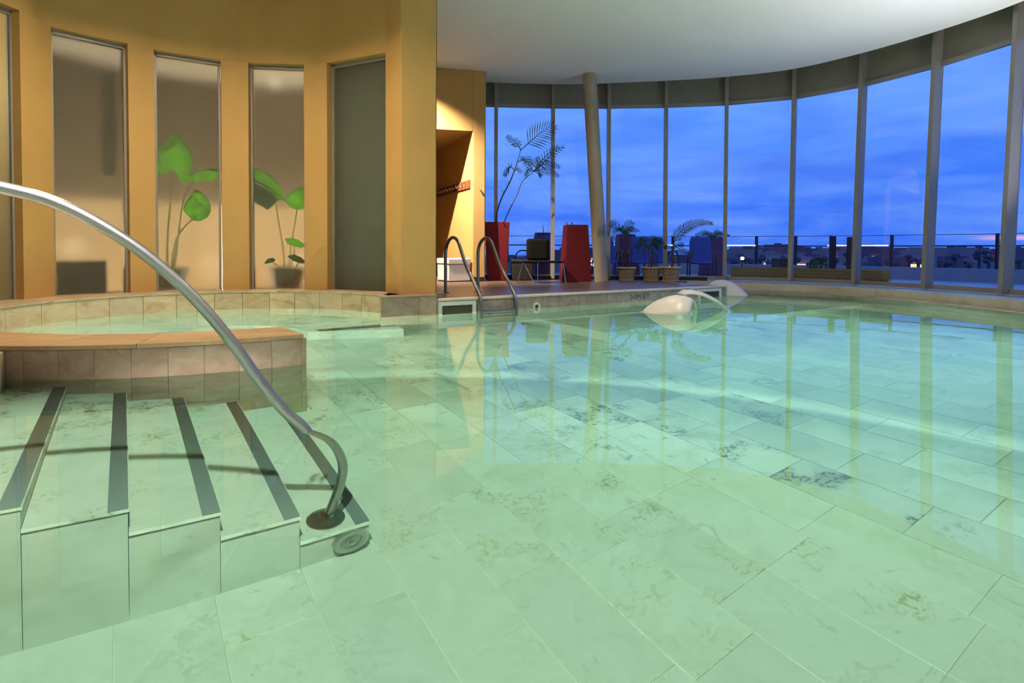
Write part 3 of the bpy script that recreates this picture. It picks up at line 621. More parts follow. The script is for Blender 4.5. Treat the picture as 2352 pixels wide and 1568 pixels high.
# --- round jet cover on the side of the steps
fc = UV(.835, SV, -1.105)
mrot = Matrix.Translation(fc) @ Matrix.Rotation(GA, 4, 'Z') @ Matrix.Rotation(pi / 2, 4, 'X')
jt = thing('wall_jet', fc, 'round pale jet cover on the side of the lowest step', 'jet fitting')
MB().lathe([(.082, 0), (.082, .012), (.070, .020), (.050, .016), (.046, .006), (.030, .006), (.024, .018), (.0, .020)], n=28, M=mrot).build('cover', 'white_plastic', jt, autos=R(35))
tag(MB().lathe([(.014, 0), (.014, .026), (.010, .030), (.0, .030)], n=16, M=mrot @ Matrix.Translation((0, 0, .008))).build('nozzle', 'white_plastic', jt, autos=R(35)))

# --- ladder
lb = UV(3.87, 7.58, DZ)
ld_ = thing('pool_ladder', lb, 'stainless steel pool ladder with two hooped rails at the deck edge', 'ladder')
prof = [(7.58, DZ), (7.58, .45), (7.58, .74), (7.545, .86), (7.46, .945), (7.34, .975), (7.22, .93), (7.13, .82), (6.98, .60), (6.72, .34), (6.62, .23), (6.565, .10), (6.55, -.1), (6.55, -.62)]
for u in (3.87, 4.41):
    rl = MB().tube(smooth_path([UV(u, v, z) for v, z in prof], 5), .0235, 12).build('rail', 'steel', ld_, smooth=True)
    MB().lathe([(.0, 0), (.062, 0), (.062, .006), (.045, .018), (.026, .024)], UV(u, 7.58, DZ), 20).build('flange', 'steel', rl, autos=R(35))
for z in (.0, -.27, -.54):
    MB().box((0, 0, 0), (.54, .075, .028), M=Matrix.Translation(UV(4.14, 6.555, z)) @ Matrix.Rotation(GA, 4, 'Z')).build('tread', 'steel', ld_, bevel=.006)

# --- skimmers in the deck edge
def skimmer(p0, p1, label, ztop, zbot):
    a = at_v(p0, 700, VD).dot(E1); b_ = at_v(p1, 690, VD).dot(E1)
    t_ = thing('skimmer', UV(a, VD, zbot), label, 'skimmer')
    fw = .05; th = .03
    def bar(u0, u1, z0, z1, name, mat, th_=th):
        MB().prism([UV(u0, VD - th_)[:2], UV(u1, VD - th_)[:2], UV(u1, VD - .0005)[:2], UV(u0, VD - .0005)[:2]], z0, z1).build(name, mat, t_)
    bar(a, b_, ztop - fw, ztop, 'frame_top', 'white_plastic'); bar(a, b_, zbot, zbot + fw, 'frame_bottom', 'white_plastic')
    bar(a, a + fw, zbot + fw, ztop - fw, 'frame_side', 'white_plastic'); bar(b_ - fw, b_, zbot + fw, ztop - fw, 'frame_side', 'white_plastic')
    bar(a + fw, b_ - fw, zbot + fw, ztop - fw, 'recess_shade', 'skimmer_dark', .006)  # dark plate on the slab face paints the shade of a recess
skimmer(1005, 1091, 'white framed skimmer opening beside the pool ladder', .150, -.17)
skimmer(1602, 1654, 'white framed skimmer opening at the far corner of the deck', .150, -.17)
# --- inlet ring
ic = at_v(1232, 706, VD); ic.z = .018
mrot = Matrix.Translation(ic) @ Matrix.Rotation(GA, 4, 'Z') @ Matrix.Rotation(pi / 2, 4, 'X')
tag(MB().lathe([(.062, 0), (.062, .012), (.050, .020), (.034, .018), (.026, .004), (.0, .003)], n=24, M=mrot).build('inlet_ring', 'white_plastic', autos=R(35)), 'round white inlet ring in the stone edge right of the ladder', 'inlet')
ir_ = bpy.data.objects['inlet_ring']
MB().lathe([(.0, .0045), (.026, .0045), (.024, .010), (.0, .0095)], n=20, M=mrot).build('opening', 'black_plastic', ir_)  # black disc puts the darkness of the hole in as colour
# --- depth marking
dm = at_v(1447, 687, VD - .0015)
dpt = thing('depth_marking', dm, 'black depth marking reading 065M 2FT on the stone pool edge', 'sign')
for k, tx in ((0, '065M'), (.265, '2FT')):
    lettering('lettering', tx, .105, 'depth_black', dpt, frame(dm + E1 * k * 1.0, E1, (0, 0, 1)), extrude=.0008)

# --- white jet hoods
def hood(name, tip, crest, wid, label, drop, back=.22, dark_hole=True):
    tip = Vector(tip); crest = Vector(crest); ax = Vector((tip.x - crest.x, tip.y - crest.y, 0)); Lh = ax.length; ax.normalize(); sd = Vector((-ax.y, ax.x, 0))
    H = crest.z
    t_ = thing(name, (crest.x, crest.y, -.65), label, 'jet hood', 'white jet hoods in the pool')
    rows = []; NS, NW = 20, 12
    for i in range(NS + 1):
        s_ = -back + (1 + back) * i / NS                          # below 0: behind the crest, 1: tip
        if s_ >= 0:
            zc = H * (1 - s_ ** 1.75) - .05 * s_ ** 6; w = wid * (1 - s_ ** 2.2) ** .5 * (1 - .12 * s_) + .012
        else:
            q = -s_ / back; zc = H - .06 * H / .22 * q * q; w = wid * (1 - .35 * q * q)
        c = Vector((crest.x, crest.y, 0)) + ax * (Lh * s_)
        row = []
        for j in range(NW + 1):
            a = -1 + 2 * j / NW
            row.append(c + sd * (w * .5 * a) + Vector((0, 0, zc - drop * (abs(a) ** 2.2) * (w / wid))))
        rows.append(row)
    vv = [p for r_ in rows for p in r_]; n1 = NW + 1
    ff = [(i * n1 + j, i * n1 + j + 1, (i + 1) * n1 + j + 1, (i + 1) * n1 + j) for i in range(NS) for j in range(NW)]
    o = MB().add(vv, ff).build('shell', 'white_fibreglass', t_, smooth=True)
    sm = o.modifiers.new('s', 'SOLIDIFY'); sm.thickness = .024; sm.offset = -1
    # stem that carries the hood on the shelf
    MB().tube([(crest.x, crest.y, -.65), (crest.x, crest.y, H - .05)], .055, 14).build('stem', 'white_fibreglass', t_, smooth=True)
    hp = Vector((crest.x, crest.y, H + .002)) - ax * Lh * .02
    mm = Matrix.Translation(hp) @ Matrix.Rotation(atan2(ax.y, ax.x), 4, 'Z')
    if dark_hole: MB().box((0, 0, 0), (.075, .035, .006), M=mm).build('slot', 'black_plastic', t_)
    return t_
hood('jet_hood', (1.72, 7.88, 0), (2.18, 7.62, .235), .62, 'white jet hood with a pointed tip aimed left, nearest the camera', .26, back=.35)
hood('jet_hood', (2.97, 7.90, 0), (2.40, 7.98, .285), .54, 'white arched jet hood open underneath, its tip aimed right', .035, back=.25)
hood('jet_hood', (4.30, 10.62, 0), (3.92, 11.02, .27), .60, 'white jet hood beyond the far corner of the wooden deck', .27, back=.35)

# ================================================================== ON THE DECK
# --- leaning round column
c0, c1 = Vector((1.775, 11.66, DZ)), Vector((1.52, 11.78, CZ))
tag(MB().tube([c0, c0.lerp(c1, .5), c1], .138, 32).build('column', 'column_paint', autos=R(40)), 'round beige column leaning slightly to the left', 'column', kind='structure')
# --- white box
cb0 = Vector((-1.22, 11.28, DZ))
wb_ = thing('storage_box', cb0, 'white lidded box standing in the passage behind the ladder', 'box')
def boxuv(o0, u0, u1, v0, v1, z0, z1): return MB().prism([(o0 + E1 * a + E2 * b_)[:2] for a, b_ in ((u0, v0), (u1, v0), (u1, v1), (u0, v1))], z0, z1)
boxuv(cb0, 0, .48, 0, .48, DZ + .015, DZ + .335).build('body', 'white_fibreglass', wb_, bevel=.015)
boxuv(cb0, -.012, .492, -.012, .492, DZ + .34, DZ + .455).build('lid', 'white_fibreglass', wb_, bevel=.02)
boxuv(cb0, .02, .46, .02, .46, DZ, DZ + .016).build('base', 'black_plastic', wb_)
# --- coat hooks
pw3 = Vector((pw_dir.x, pw_dir.y, 0)); pn = Vector((-pw_dir.y, pw_dir.x, 0))       # wall's visible side
p0 = Vector((PA.x, PA.y, 2.02)) + pw3 * .12
ck = thing('coat_rack', p0, 'brown wooden board with a row of metal coat hooks in the passage', 'coat rack')
a0, a1 = p0 + pn * .001, p0 + pn * .024
MB().prism([a0[:2], (a0 + pw3 * 2.4)[:2], (a1 + pw3 * 2.4)[:2], a1[:2]], 2.02, 2.185).build('board', 'hook_board', ck)
for k in range(10):
    b0 = p0 + pn * .024 + pw3 * (.22 + .21 * k) + Vector((0, 0, .10))
    MB().tube(smooth_path([b0, b0 + pn * .03 + Vector((0, 0, -.01)), b0 + pn * .05 + Vector((0, 0, -.045)), b0 + pn * .075 + Vector((0, 0, -.03)), b0 + pn * .08 + Vector((0, 0, .005))], 3), .008, 8).build('hook', 'chrome', ck, smooth=True)
# --- lever on the wall
lv = at_d(1100, 432, 11.565)
tag(MB().tube([lv + Vector((0, .02, .0)), lv + Vector((0, -.03, 0)), lv + Vector((.05, -.05, -.07)), lv + Vector((.10, -.05, -.17))], [.016, .014, .010, .007], 8).build('wall_lever', 'steel', smooth=True), 'small metal lever on the pier right of the passage', 'lever')

# --- tall red planters
def planter(o0, wt, wb2, h, rz, label, mat='red_lacquer', group=None, name='tall_planter'):
    t_ = thing(name, o0, label, 'planter', group)
    def sq(w): return [(o0[0] + w / 2 * (a * cos(rz) - b_ * sin(rz)), o0[1] + w / 2 * (a * sin(rz) + b_ * cos(rz))) for a, b_ in ((-1, -1), (1, -1), (1, 1), (-1, 1))]
    mb = MB(); o_ = sq(wb2) ; p_ = sq(wt); i_ = sq(wt - .06); j_ = sq(wt - .07); z0, z1 = o0[2], o0[2] + h
    vv = [(*q, z0) for q in o_] + [(*q, z1) for q in p_] + [(*q, z1) for q in i_] + [(*q, z1 - .06) for q in j_]
    ff = [(3, 2, 1, 0)] + [(l_ * 4 + k, l_ * 4 + (k + 1) % 4, l_ * 4 + 4 + (k + 1) % 4, l_ * 4 + 4 + k) for l_ in range(3) for k in range(4)]
    mb.add(vv, ff).build('body', mat, t_, bevel=.008)
    MB().prism(j_, z1 - .10, z1 - .06).build('soil', 'soil', t_)
    return t_
def stalk(t_, pts, r0, r1, name='trunk', mat='trunk_brown', n=8):
    p = smooth_path(pts, 5); rr = [r0 + (r1 - r0) * i / (len(p) - 1) for i in range(len(p))]
    return MB().tube(p, rr, n).build(name, mat, t_, smooth=True)
def frond(t_, pts, n, ln, mat='leaf_green', up=.35, wl=.022, start=.25, fold=.5, tipk=.55, nm='frond', seed=0):
    rnd = random.Random(seed); p = smooth_path(pts, max(4, n // (len(pts) - 1)))
    mb = MB(); mb.tube(p, [.008 * (1 - .75 * i / len(p)) + .0015 for i in range(len(p))], 5)
    vd = Vector((0, 1, 0))
    i0 = int(len(p) * start)
    for i in range(i0, len(p)):
        t = (p[min(i + 1, len(p) - 1)] - p[max(i - 1, 0)]).normalized(); f = (i - i0) / max(1, len(p) - i0)
        L_ = ln * (.55 + .45 * sin(pi * min(1, f * .85 + .2))) * (1 - (1 - tipk) * f)
        side = t.cross(vd).normalized()
        for sg in (1, -1):
            d = (side * sg + t * (.75 + .6 * f) + vd * rnd.uniform(-fold, fold) + Vector((0, 0, rnd.uniform(-.15, .05) - up * (.3 if sg > 0 else .3)))).normalized()
            q = p[i]; w = t * wl * .5
            m1 = q + d * L_ * .55 + Vector((0, 0, .0)); e = q + d * L_ + Vector((0, 0, -L_ * up * .35))
            nz_ = d.cross(w).normalized() * .004
            mb.add([q - w * .5, q + w * .5, m1 + w + nz_, m1 - w + nz_, e], [(0, 1, 2, 3), (3, 2, 4)])
    return mb.build(nm, mat, t_, fix=False)
def P(pts, d, dd=0.): return [at_d(x, y, d + dd * i / max(1, len(pts) - 1)) for i, (x, y) in enumerate(pts)]
pl1 = planter((-.305, 12.06, DZ), .50, .40, 1.185, .02, 'dark red tapered planter with a tall sparse palm beside the ochre pier')
Dp = 12.06
stalk(pl1, P([(1139, 516), (1141, 490), (1152, 455), (1170, 420), (1180, 396), (1188, 372)], Dp), .016, .010)
stalk(pl1, P([(1155, 516), (1172, 478), (1188, 446), (1200, 416), (1224, 396)], Dp, -.1), .011, .008)
stalk(pl1, P([(1188, 372), (1194, 352), (1196, 338)], Dp), .008, .004, 'stem', 'leaf_green')
for k, (pts, n_, ln, up) in enumerate((
        ([(1196, 345), (1218, 325), (1242, 305), (1268, 288)], 17, .42, .15), ([(1196, 345), (1186, 328), (1166, 314)], 12, .17, .2), ([(1188, 372), (1205, 366), (1222, 368), (1238, 384)], 12, .17, .6),
        ([(1182, 392), (1172, 382), (1162, 392), (1158, 402)], 12, .15, .9), ([(1183, 392), (1190, 386), (1198, 394)], 8, .12, .8),
        ([(1226, 394), (1242, 372), (1262, 350), (1280, 338)], 11, .20, .1), ([(1226, 394), (1246, 376), (1270, 352), (1292, 338)], 8, .17, .1), ([(1226, 394), (1248, 378), (1266, 374), (1284, 382)], 13, .17, .5),
        ([(1226, 394), (1250, 388), (1268, 392), (1282, 402)], 12, .17, .7), ([(1226, 394), (1238, 392), (1244, 402)], 10, .16, .9), ([(1226, 394), (1212, 390), (1206, 402)], 9, .13, .9), ([(1226, 394), (1236, 376), (1234, 362)], 8, .13, .3), ([(1226, 394), (1214, 378), (1198, 362)], 9, .15, .3))):
    frond(pl1, P(pts, Dp, (-.25, .2, -.1, .15)[k % 4]), n_, ln, up=up, seed=k)
for k in range(9):                                                       # dry twigs low on the first trunk
    b0 = at_d(1158 + k * 1.6, 446 - k * 3.4, Dp)
    MB().tube([b0, b0 + Vector((random.uniform(-.10, .07), random.uniform(-.05, .05), random.uniform(.03, .10)))], [.004, .0015], 4).build('twig', 'trunk_brown', pl1)
pl2 = planter((1.275, 11.86, DZ), .42, .55, 1.13, .12, 'red tapered planter, wider at its foot, left of the round column')
for k, (x, y, x2, y2) in enumerate(((1304, 522, 1301, 509), (1312, 522, 1314, 510), (1317, 522, 1312, 511))):
    stalk(pl2, P([(x, y), ((x + x2) / 2, (y + y2) / 2 + 1), (x2, y2)], 11.84), .012, .008, 'stump')

# --- three woven pots with small palms
def weave_pot(o0, sc, label, tone='terracotta_weave'):
    t_ = thing('woven_pot_palm', o0, label, 'potted palm', 'woven pots with small palms by the glass')
    H = .275 * sc; r0, r1 = .145 * sc, .178 * sc
    MB().lathe([(.0, 0), (r0 * 1.04, 0), (r0 * 1.06, .018), (r0, .028), (r0 + (r1 - r0) * .9, H * .88), (r1 * .98, H * .92), (r1 * .86, H * .94), (r1 * .82, H * .80), (.0, H * .80)], o0, 32).build('pot', 'weave_shadow', t_, autos=R(40))
    mb = MB(); rows, nn_ = 7, 18
    for i in range(rows):
        z = .034 + (H * .84 - .034) * (i + .5) / rows; rr_ = r0 + (r1 - r0) * .9 * (z - .028) / (H * .86 - .028); hh = (H * .84) / rows
        for k in range(nn_):
            a = 2 * pi * (k + .5 * (i % 2)) / nn_; da = 2 * pi / nn_ * .43
            vv = []
            for (aa, zz, ro) in ((-da, 0, 0), (-da * .55, -hh * .36, .010), (da * .55, -hh * .36, .010), (da, 0, 0), (da * .55, hh * .36, .010), (-da * .55, hh * .36, .010)):
                vv.append((o0[0] + (rr_ + ro * sc) * cos(a + aa), o0[1] + (rr_ + ro * sc) * sin(a + aa), o0[2] + z + zz))
            mb.add(vv, [(0, 1, 2, 3), (0, 3, 4, 5)])
    tag(mb.build('weave', tone, t_, fix=False), kind='stuff')
    MB().lathe([(r0 * 1.03, 0), (r0 * 1.10, .008), (r0 * 1.07, .024), (r0 * 1.0, .026)], o0, 32).build('foot_ring', tone, t_, smooth=True)
    rim = MB()
    for k in range(30):                                                      # rope rim
        a, b_ = 2 * pi * k / 30, 2 * pi * (k + 1.5) / 30; rr_ = r1 * 1.02
        rim.tube([(o0[0] + rr_ * cos(a), o0[1] + rr_ * sin(a), o0[2] + H * .90), (o0[0] + rr_ * 1.04 * cos((a + b_) / 2), o0[1] + rr_ * 1.04 * sin((a + b_) / 2), o0[2] + H * .955), (o0[0] + rr_ * cos(b_), o0[1] + rr_ * sin(b_), o0[2] + H * 1.0)], .013 * sc, 6)
    tag(rim.build('rope_rim', tone, t_, smooth=True), kind='stuff')
    MB().lathe([(.0, H * .80), (r1 * .83, H * .80), (r1 * .83, H * .83), (0, H * .84)], o0, 20).build('soil', 'soil', t_)
    return t_
w1 = weave_pot((2.37, 12.15, DZ), 1.0, 'woven pot nearest the column, one palm frond arching over the column'); D1 = 12.15
stalk(w1, P([(1432, 616), (1430, 600), (1427, 584)], D1), .012, .008); stalk(w1, P([(1443, 616), (1446, 590), (1448, 565), (1450, 545)], D1), .018, .006); stalk(w1, P([(1437, 616), (1436, 604), (1434, 592)], D1), .014, .010)
stalk(w1, P([(1450, 560), (1451, 535), (1453, 506)], D1), .004, .002, 'spear', 'leaf_green')
frond(w1, P([(1447, 556), (1432, 533), (1405, 521), (1385, 524), (1374, 536)], D1, -1.15), 30, .26, up=.9, seed=21, start=.3)
frond(w1, P([(1447, 556), (1424, 528), (1412, 516), (1404, 512)], D1, -.2), 8, .18, up=.1, seed=22, start=.4)
frond(w1, P([(1428, 586), (1420, 556), (1408, 545)], D1, .1), 4, .08, up=.5, seed=23)
frond(w1, P([(1432, 534), (1440, 522), (1450, 512)], D1, .05), 5, .20, up=.0, seed=24)
w2 = weave_pot((2.88, 12.12, DZ), 1.03, 'middle one of the three woven pots, with a bushy fan palm'); D2 = 12.12
stalk(w2, P([(1496, 616), (1494, 595), (1492, 578), (1489, 566)], D2), .022, .020); stalk(w2, P([(1490, 616), (1489, 600)], D2), .012, .010)
for k, (x, y, c) in enumerate(((1466, 556, 1476), (1462, 566, 1474), (1478, 578, 1482), (1472, 548, 1480), (1520, 548, 1506), (1524, 556, 1508), (1512, 570, 1503), (1506, 545, 1498), (1515, 562, 1504), (1500, 580, 1496))):
    frond(w2, P([(1490, 568), (c, (y + 560) / 2 - 3), (x, y)], D2, (-.25, .2, -.1, .1)[k % 4]), 12, .13, up=.5, seed=40 + k, start=.35)
w3 = weave_pot((3.235, 11.98, DZ), 1.07, 'woven pot furthest right, one long palm frond arching to the right', 'terracotta_weave'); D3 = 11.98
stalk(w3, P([(1543, 616), (1545, 596), (1547, 575), (1547, 558)], D3), .022, .016)
frond(w3, P([(1547, 560), (1560, 535), (1582, 518), (1610, 510), (1634, 512)], D3, -.2), 34, .20, up=.25, seed=61, start=.12)
frond(w3, P([(1547, 572), (1535, 566), (1526, 566)], D3, .1), 8, .11, up=.6, seed=62); frond(w3, P([(1547, 572), (1558, 562), (1568, 560)], D3, -.1), 8, .12, up=.5, seed=63)
frond(w3, P([(1547, 576), (1562, 575), (1574, 576), (1588, 584)], D3, -.1), 12, .13, up=.8, seed=64); frond(w3, P([(1547, 576), (1556, 578), (1556, 586)], D3, .1), 8, .10, up=.8, seed=65)
stalk(w3, P([(1573, 528), (1573, 540), (1574, 552)], D3), .003, .002, 'hanging_stem', 'leaf_green')

# --- dark basket and the wire chair between the red planters
bk0 = Vector((.205, 12.12, DZ))
bs = thing('wicker_basket', bk0, 'dark woven square basket with a lid beside the wire chair', 'basket')
def frus(o0, w0, w1, z0, z1, rz=.05):
    f_ = lambda w: [(o0[0] + w / 2 * (a * cos(rz) - b_ * sin(rz)), o0[1] + w / 2 * (a * sin(rz) + b_ * cos(rz))) for a, b_ in ((-1, -1), (1, -1), (1, 1), (-1, 1))]
    return MB().prism(f_(w0), z0, z1, f_(w1))
frus(bk0, .40, .47, DZ, DZ + .36).build('body', 'wicker_dark', bs, bevel=.02); frus(bk0, .485, .50, DZ + .362, DZ + .43).build('lid', 'wicker_dark', bs, bevel=.02)
ch0 = Vector((.56, 11.22, DZ)); ch = thing('wire_chair', ch0, 'low dark chair on thin chrome wire legs in front of the glass', 'chair')
MB().box(ch0 + Vector((.0, .05, .40)), (.78, .62, .035), .04).build('seat', 'chair_dark', ch, bevel=.012)
bm_ = MB(); 
for i in range(9):
    pass
MB().box(ch0 + Vector((-.06, .30, .635)), (.44, .10, .42), .04).build('backrest', 'chair_dark', ch, bevel=.045)
for (x0, x1, xt) in ((-.46, -.14, -.36), (.44, .44, .40)):
    z_ = .012
    MB().tube([ch0 + Vector((xt, -.22, .385)), ch0 + Vector((x0, -.28, z_)), ch0 + Vector((x1 if x0 < 0 else x0 - .02, .36, z_)), ch0 + Vector((xt + .02, .32, .385))], .0075, 8).build('leg_frame', 'chrome', ch)
MB().tube([ch0 + Vector((-.08, -.24, .385)), ch0 + Vector((-.08, -.30, .012)), ch0 + Vector((-.42, -.28, .012))], .0075, 8).build('leg_frame', 'chrome', ch)

# --- signs standing against the foot of the glass
def sign(i, f0, f1, label, lines, rounded=False):
    A, B = fpt(i, ZG0, -.012), fpt(i + 1, ZG0, -.012); d = (B - A).normalized(); nn = Vector((-d.y, d.x, 0)); Lb = (B - A).length
    a, b_ = A + d * Lb * f0, A + d * Lb * f1; hgt = .205; up = Vector((0, 0, 1))
    t_ = thing('warning_sign', a, label, 'sign', 'brown warning signs along the foot of the glass')
    W = (b_ - a).length
    pts = [(0, 0), (W, 0), (W, hgt), (0, hgt)] if not rounded else [(0, 0), (W - .05, 0), (W - .015, .03), (W, hgt * .5), (W - .015, hgt - .03), (W - .05, hgt), (0, hgt)]
    vv = [a + d * x + up * z - nn * .018 for x, z in pts] + [a + d * x + up * z - nn * .006 for x, z in pts]; k_ = len(pts)
    MB().add(vv, [tuple(range(k_)), tuple(range(2 * k_ - 1, k_ - 1, -1))] + [(q, k_ + q, k_ + (q + 1) % k_, (q + 1) % k_) for q in range(k_)]).build('board', 'sign_brown', t_)
    for (tx, z, size, x0) in lines:
        lettering('lettering', tx, size, 'sign_black', t_, frame(a + d * x0 + up * z - nn * .0195, d, up), extrude=.0006)
    nst = int(W / .048)
    for q in range(nst):
        x = .012 + q * .048
        if x + .045 > W - (.06 if rounded else 0): break
        vv = [a + d * (x + e) + up * z - nn * off for off in (.0205, .0181) for e, z in ((0, .010), (.022, .010), (.042, .038), (.020, .038))]
        MB().add(vv, [(0, 1, 2, 3), (7, 6, 5, 4), (0, 4, 5, 1), (1, 5, 6, 2), (2, 6, 7, 3), (3, 7, 4, 0)]).build('hazard_stripe', 'sign_black', t_)
T1, T2 = 'NO PASAR POR DEBAJO DE ESTA SEÑAL - TARIMA SUMERGIDA', 'DO NOT PASS THIS SIGN BELOW LINE - UNDERWATER PLATFORM'
sign(5, .10, .965, 'long brown warning sign nearest the white jet hoods', ((T1, .142, .0335, .05), (T2, .075, .0325, .05)))
sign(6, .05, .95, 'long brown warning sign, middle one of the three along the glass', ((T1, .142, .0350, .04), (T2, .075, .0340, .04)))
sign(7, .06, .50, 'short brown warning sign with a rounded right end', (('NO PASAR POR DEBAJO DE ESTA', .160, .0235, .05), ('SEÑAL - TARIMA SUMERGIDA', .126, .0235, .10), ('DO NOT PASS THIS SIGN BELOW', .092, .0225, .05), ('LINE - UNDERWATER PLATFORM', .060, .0225, .07)), True)
# black plinth between deck and window frame
pl_pts = [fpt(i, Z0, -.058) for i in range(0, 5)] + [fpt(4, Z0, -.058).lerp(fpt(5, Z0, -.058), .72)]
pb = MB()
for q, w in zip(pl_pts[:-1], pl_pts[1:]):
    pb.prism([(q.x, q.y), (w.x, w.y), (w.x, w.y + .04), (q.x, q.y + .04)], DZ, DZ + .075)
tag(pb.build('baseboard_glass', 'black_plinth'), 'black plinth at the foot of the glass wall behind the deck', kind='structure')

# ================================================================== BEHIND THE FROSTED GLASS
def pane_plane(k, off):
    i, j = ((1, 2), (3, 4), (5, 6), (7, 8), (9, 10))[k]
    a, b_ = Vector(WP[i]), Vector(WP[j]); d = (b_ - a).normalized(); nn = Vector((-d.y, d.x)); q = a + nn * (.13 + .006 + off)
    return Vector((q.x, q.y, 0)), Vector((nn.x, nn.y, 0))
def on_plane(x, y, k, off):
    q, nn = pane_plane(k, off); d = ray(x, y); o_ = Vector((0, 0, CAMZ)); return o_ + d * ((q - o_).dot(nn) / d.dot(nn))
def leaf(t_, k, off, outline, mid, mat, bulge=.04, tilt=0.):
    """outline and midpoint in photo pixels on the plane behind pane k"""
    q, nn = pane_plane(k, off)
    c = on_plane(*mid, k, off) + nn * bulge
    ol = [on_plane(x, y, k, off + tilt * (y - mid[1]) / 100) for x, y in outline]
    inner = [p.lerp(c, .5) + nn * bulge * .25 for p in ol]; n_ = len(ol)
    vv = ol + inner + [c]
    ff = [(i, (i + 1) % n_, n_ + (i + 1) % n_, n_ + i) for i in range(n_)] + [(n_ + i, n_ + (i + 1) % n_, 2 * n_) for i in range(n_)]
    o = MB().add(vv, ff).build('leaf', mat, t_, smooth=True)
    sm = o.modifiers.new('s', 'SOLIDIFY'); sm.thickness = .004; sm.offset = 1
    return o
def inner_plant(k, potpx, label):
    base = on_plane(potpx, 660, k, .52); base.z = WZ0 - .01
    t_ = thing('elephant_ear_plant', base, label, 'potted plant', 'leafy plants behind the frosted windows')
    MB().lathe([(0, 0), (.19, 0), (.25, .24), (.265, .30), (.235, .30), (.22, .26), (0, .25)], base, 24).build('pot', 'pot_dark', t_, autos=R(40))
    return t_, base
e1_, b1 = inner_plant(2, 388, 'potted plant with a big heart-shaped leaf behind the third frosted window')
leaf(e1_, 2, .006, [(403, 302), (425, 322), (439, 345), (444, 370), (440, 395), (432, 418), (420, 422), (410, 408), (400, 388), (390, 394), (376, 400), (359, 398), (358, 365), (362, 345), (380, 325)], (404, 358), 'leaf_bright', .035)
leaf(e1_, 2, .010, [(430, 416), (440, 400), (462, 388), (490, 386), (511, 394), (512, 410), (495, 412), (470, 417), (448, 418)], (470, 402), 'leaf_bright', .02)
leaf(e1_, 2, .005, [(448, 434), (462, 440), (478, 455), (484, 470), (484, 485), (476, 500), (460, 508), (442, 506), (430, 495), (421, 482), (424, 465), (436, 452)], (454, 472), 'leaf_bright', .03)
for pts in ([(385, 640), (384, 560), (390, 480), (398, 392)], [(398, 640), (410, 540), (420, 470), (440, 418)], [(392, 640), (402, 560), (425, 520), (448, 500)]):
    stalk(e1_, [on_plane(x, y, 2, .24 - .21 * i / 3) for i, (x, y) in enumerate(pts)], .016, .008, 'stem', 'stem_green')
e2_, b2 = inner_plant(3, 660, 'potted plant with slanting and small leaves behind the fourth frosted window')
leaf(e2_, 3, .005, [(572, 382), (590, 386), (612, 396), (635, 416), (650, 440), (658, 462), (645, 460), (625, 446), (600, 424), (574, 412)], (612, 420), 'leaf_bright', .03)
leaf(e2_, 3, .10, [(572, 412), (600, 428), (625, 446), (640, 458), (615, 482), (595, 470), (574, 458)], (600, 445), 'leaf_dark', .03)
leaf(e2_, 3, .020, [(656, 462), (668, 440), (685, 430), (704, 432), (704, 478), (685, 482), (668, 478)], (684, 458), 'leaf_bright', .03)
leaf(e2_, 3, .006, [(654, 548), (668, 546), (686, 550), (702, 564), (692, 570), (674, 564), (660, 560)], (680, 557), 'leaf_bright', .015)
leaf(e2_, 3, .005, [(607, 606), (614, 594), (628, 592), (634, 598), (624, 603)], (618, 599), 'leaf_dark', .01)
leaf(e2_, 3, .005, [(660, 588), (676, 584), (694, 592), (705, 604), (690, 605), (672, 598)], (684, 596), 'leaf_dark', .012)
for pts in ([(655, 640), (650, 570), (640, 510), (632, 450)], [(662, 640), (668, 570), (676, 520), (684, 470)], [(650, 640), (640, 615), (628, 603), (620, 600)], [(664, 640), (672, 600), (676, 575), (678, 560)], [(666, 640), (676, 622), (684, 606), (690, 600)]):
    stalk(e2_, [on_plane(x, y, 3, .24 - .21 * i / 3) for i, (x, y) in enumerate(pts)], .012, .006, 'stem', 'stem_green')
bx = on_plane(185, 660, 1, .48); bx.z = WZ0
tag(MB().box(bx + Vector((0, 0, .20)), (.52, .34, .40), .75).build('dark_box', 'box_dark', bevel=.01), 'dark box on the floor behind the second frosted window', 'box')
hg = on_plane(250, 235, 1, .42)
tag(MB().box(Vector((hg.x, hg.y, 2.42)), (.16, .06, 1.35), .75).build('hanging_panel', 'interior_dark', bevel=.01), 'dark narrow panel hanging behind the second frosted window', 'panel')

# ================================================================== THE TERRACE AND THE CITY
TZ = .12
par = []
for i in range(FN):
    q = fpt(i, Z0); nn = fnorm(i); par.append((q.x + nn.x * 5.0, q.y + nn.y * 5.0))
par[0] = (-2.5, 17.2); par = [(-8, 16.6)] + par
pars = [(p.x, p.y) for p in smooth_path([(*p, 0) for p in par], 6)]
fo = [(fpt(i, Z0, .08).x, fpt(i, Z0, .08).y) for i in range(FN)]
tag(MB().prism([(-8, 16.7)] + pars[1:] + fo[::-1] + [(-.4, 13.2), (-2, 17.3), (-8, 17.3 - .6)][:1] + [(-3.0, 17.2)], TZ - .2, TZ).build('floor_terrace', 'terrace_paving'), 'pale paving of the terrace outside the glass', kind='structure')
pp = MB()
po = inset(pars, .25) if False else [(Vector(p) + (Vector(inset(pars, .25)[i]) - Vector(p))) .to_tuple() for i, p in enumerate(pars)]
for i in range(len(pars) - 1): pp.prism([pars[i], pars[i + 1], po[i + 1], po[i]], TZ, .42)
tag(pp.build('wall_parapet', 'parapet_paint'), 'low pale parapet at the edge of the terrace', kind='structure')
mid_ = [((a[0] + b_[0]) / 2, (a[1] + b_[1]) / 2) for a, b_ in zip(pars, po)]
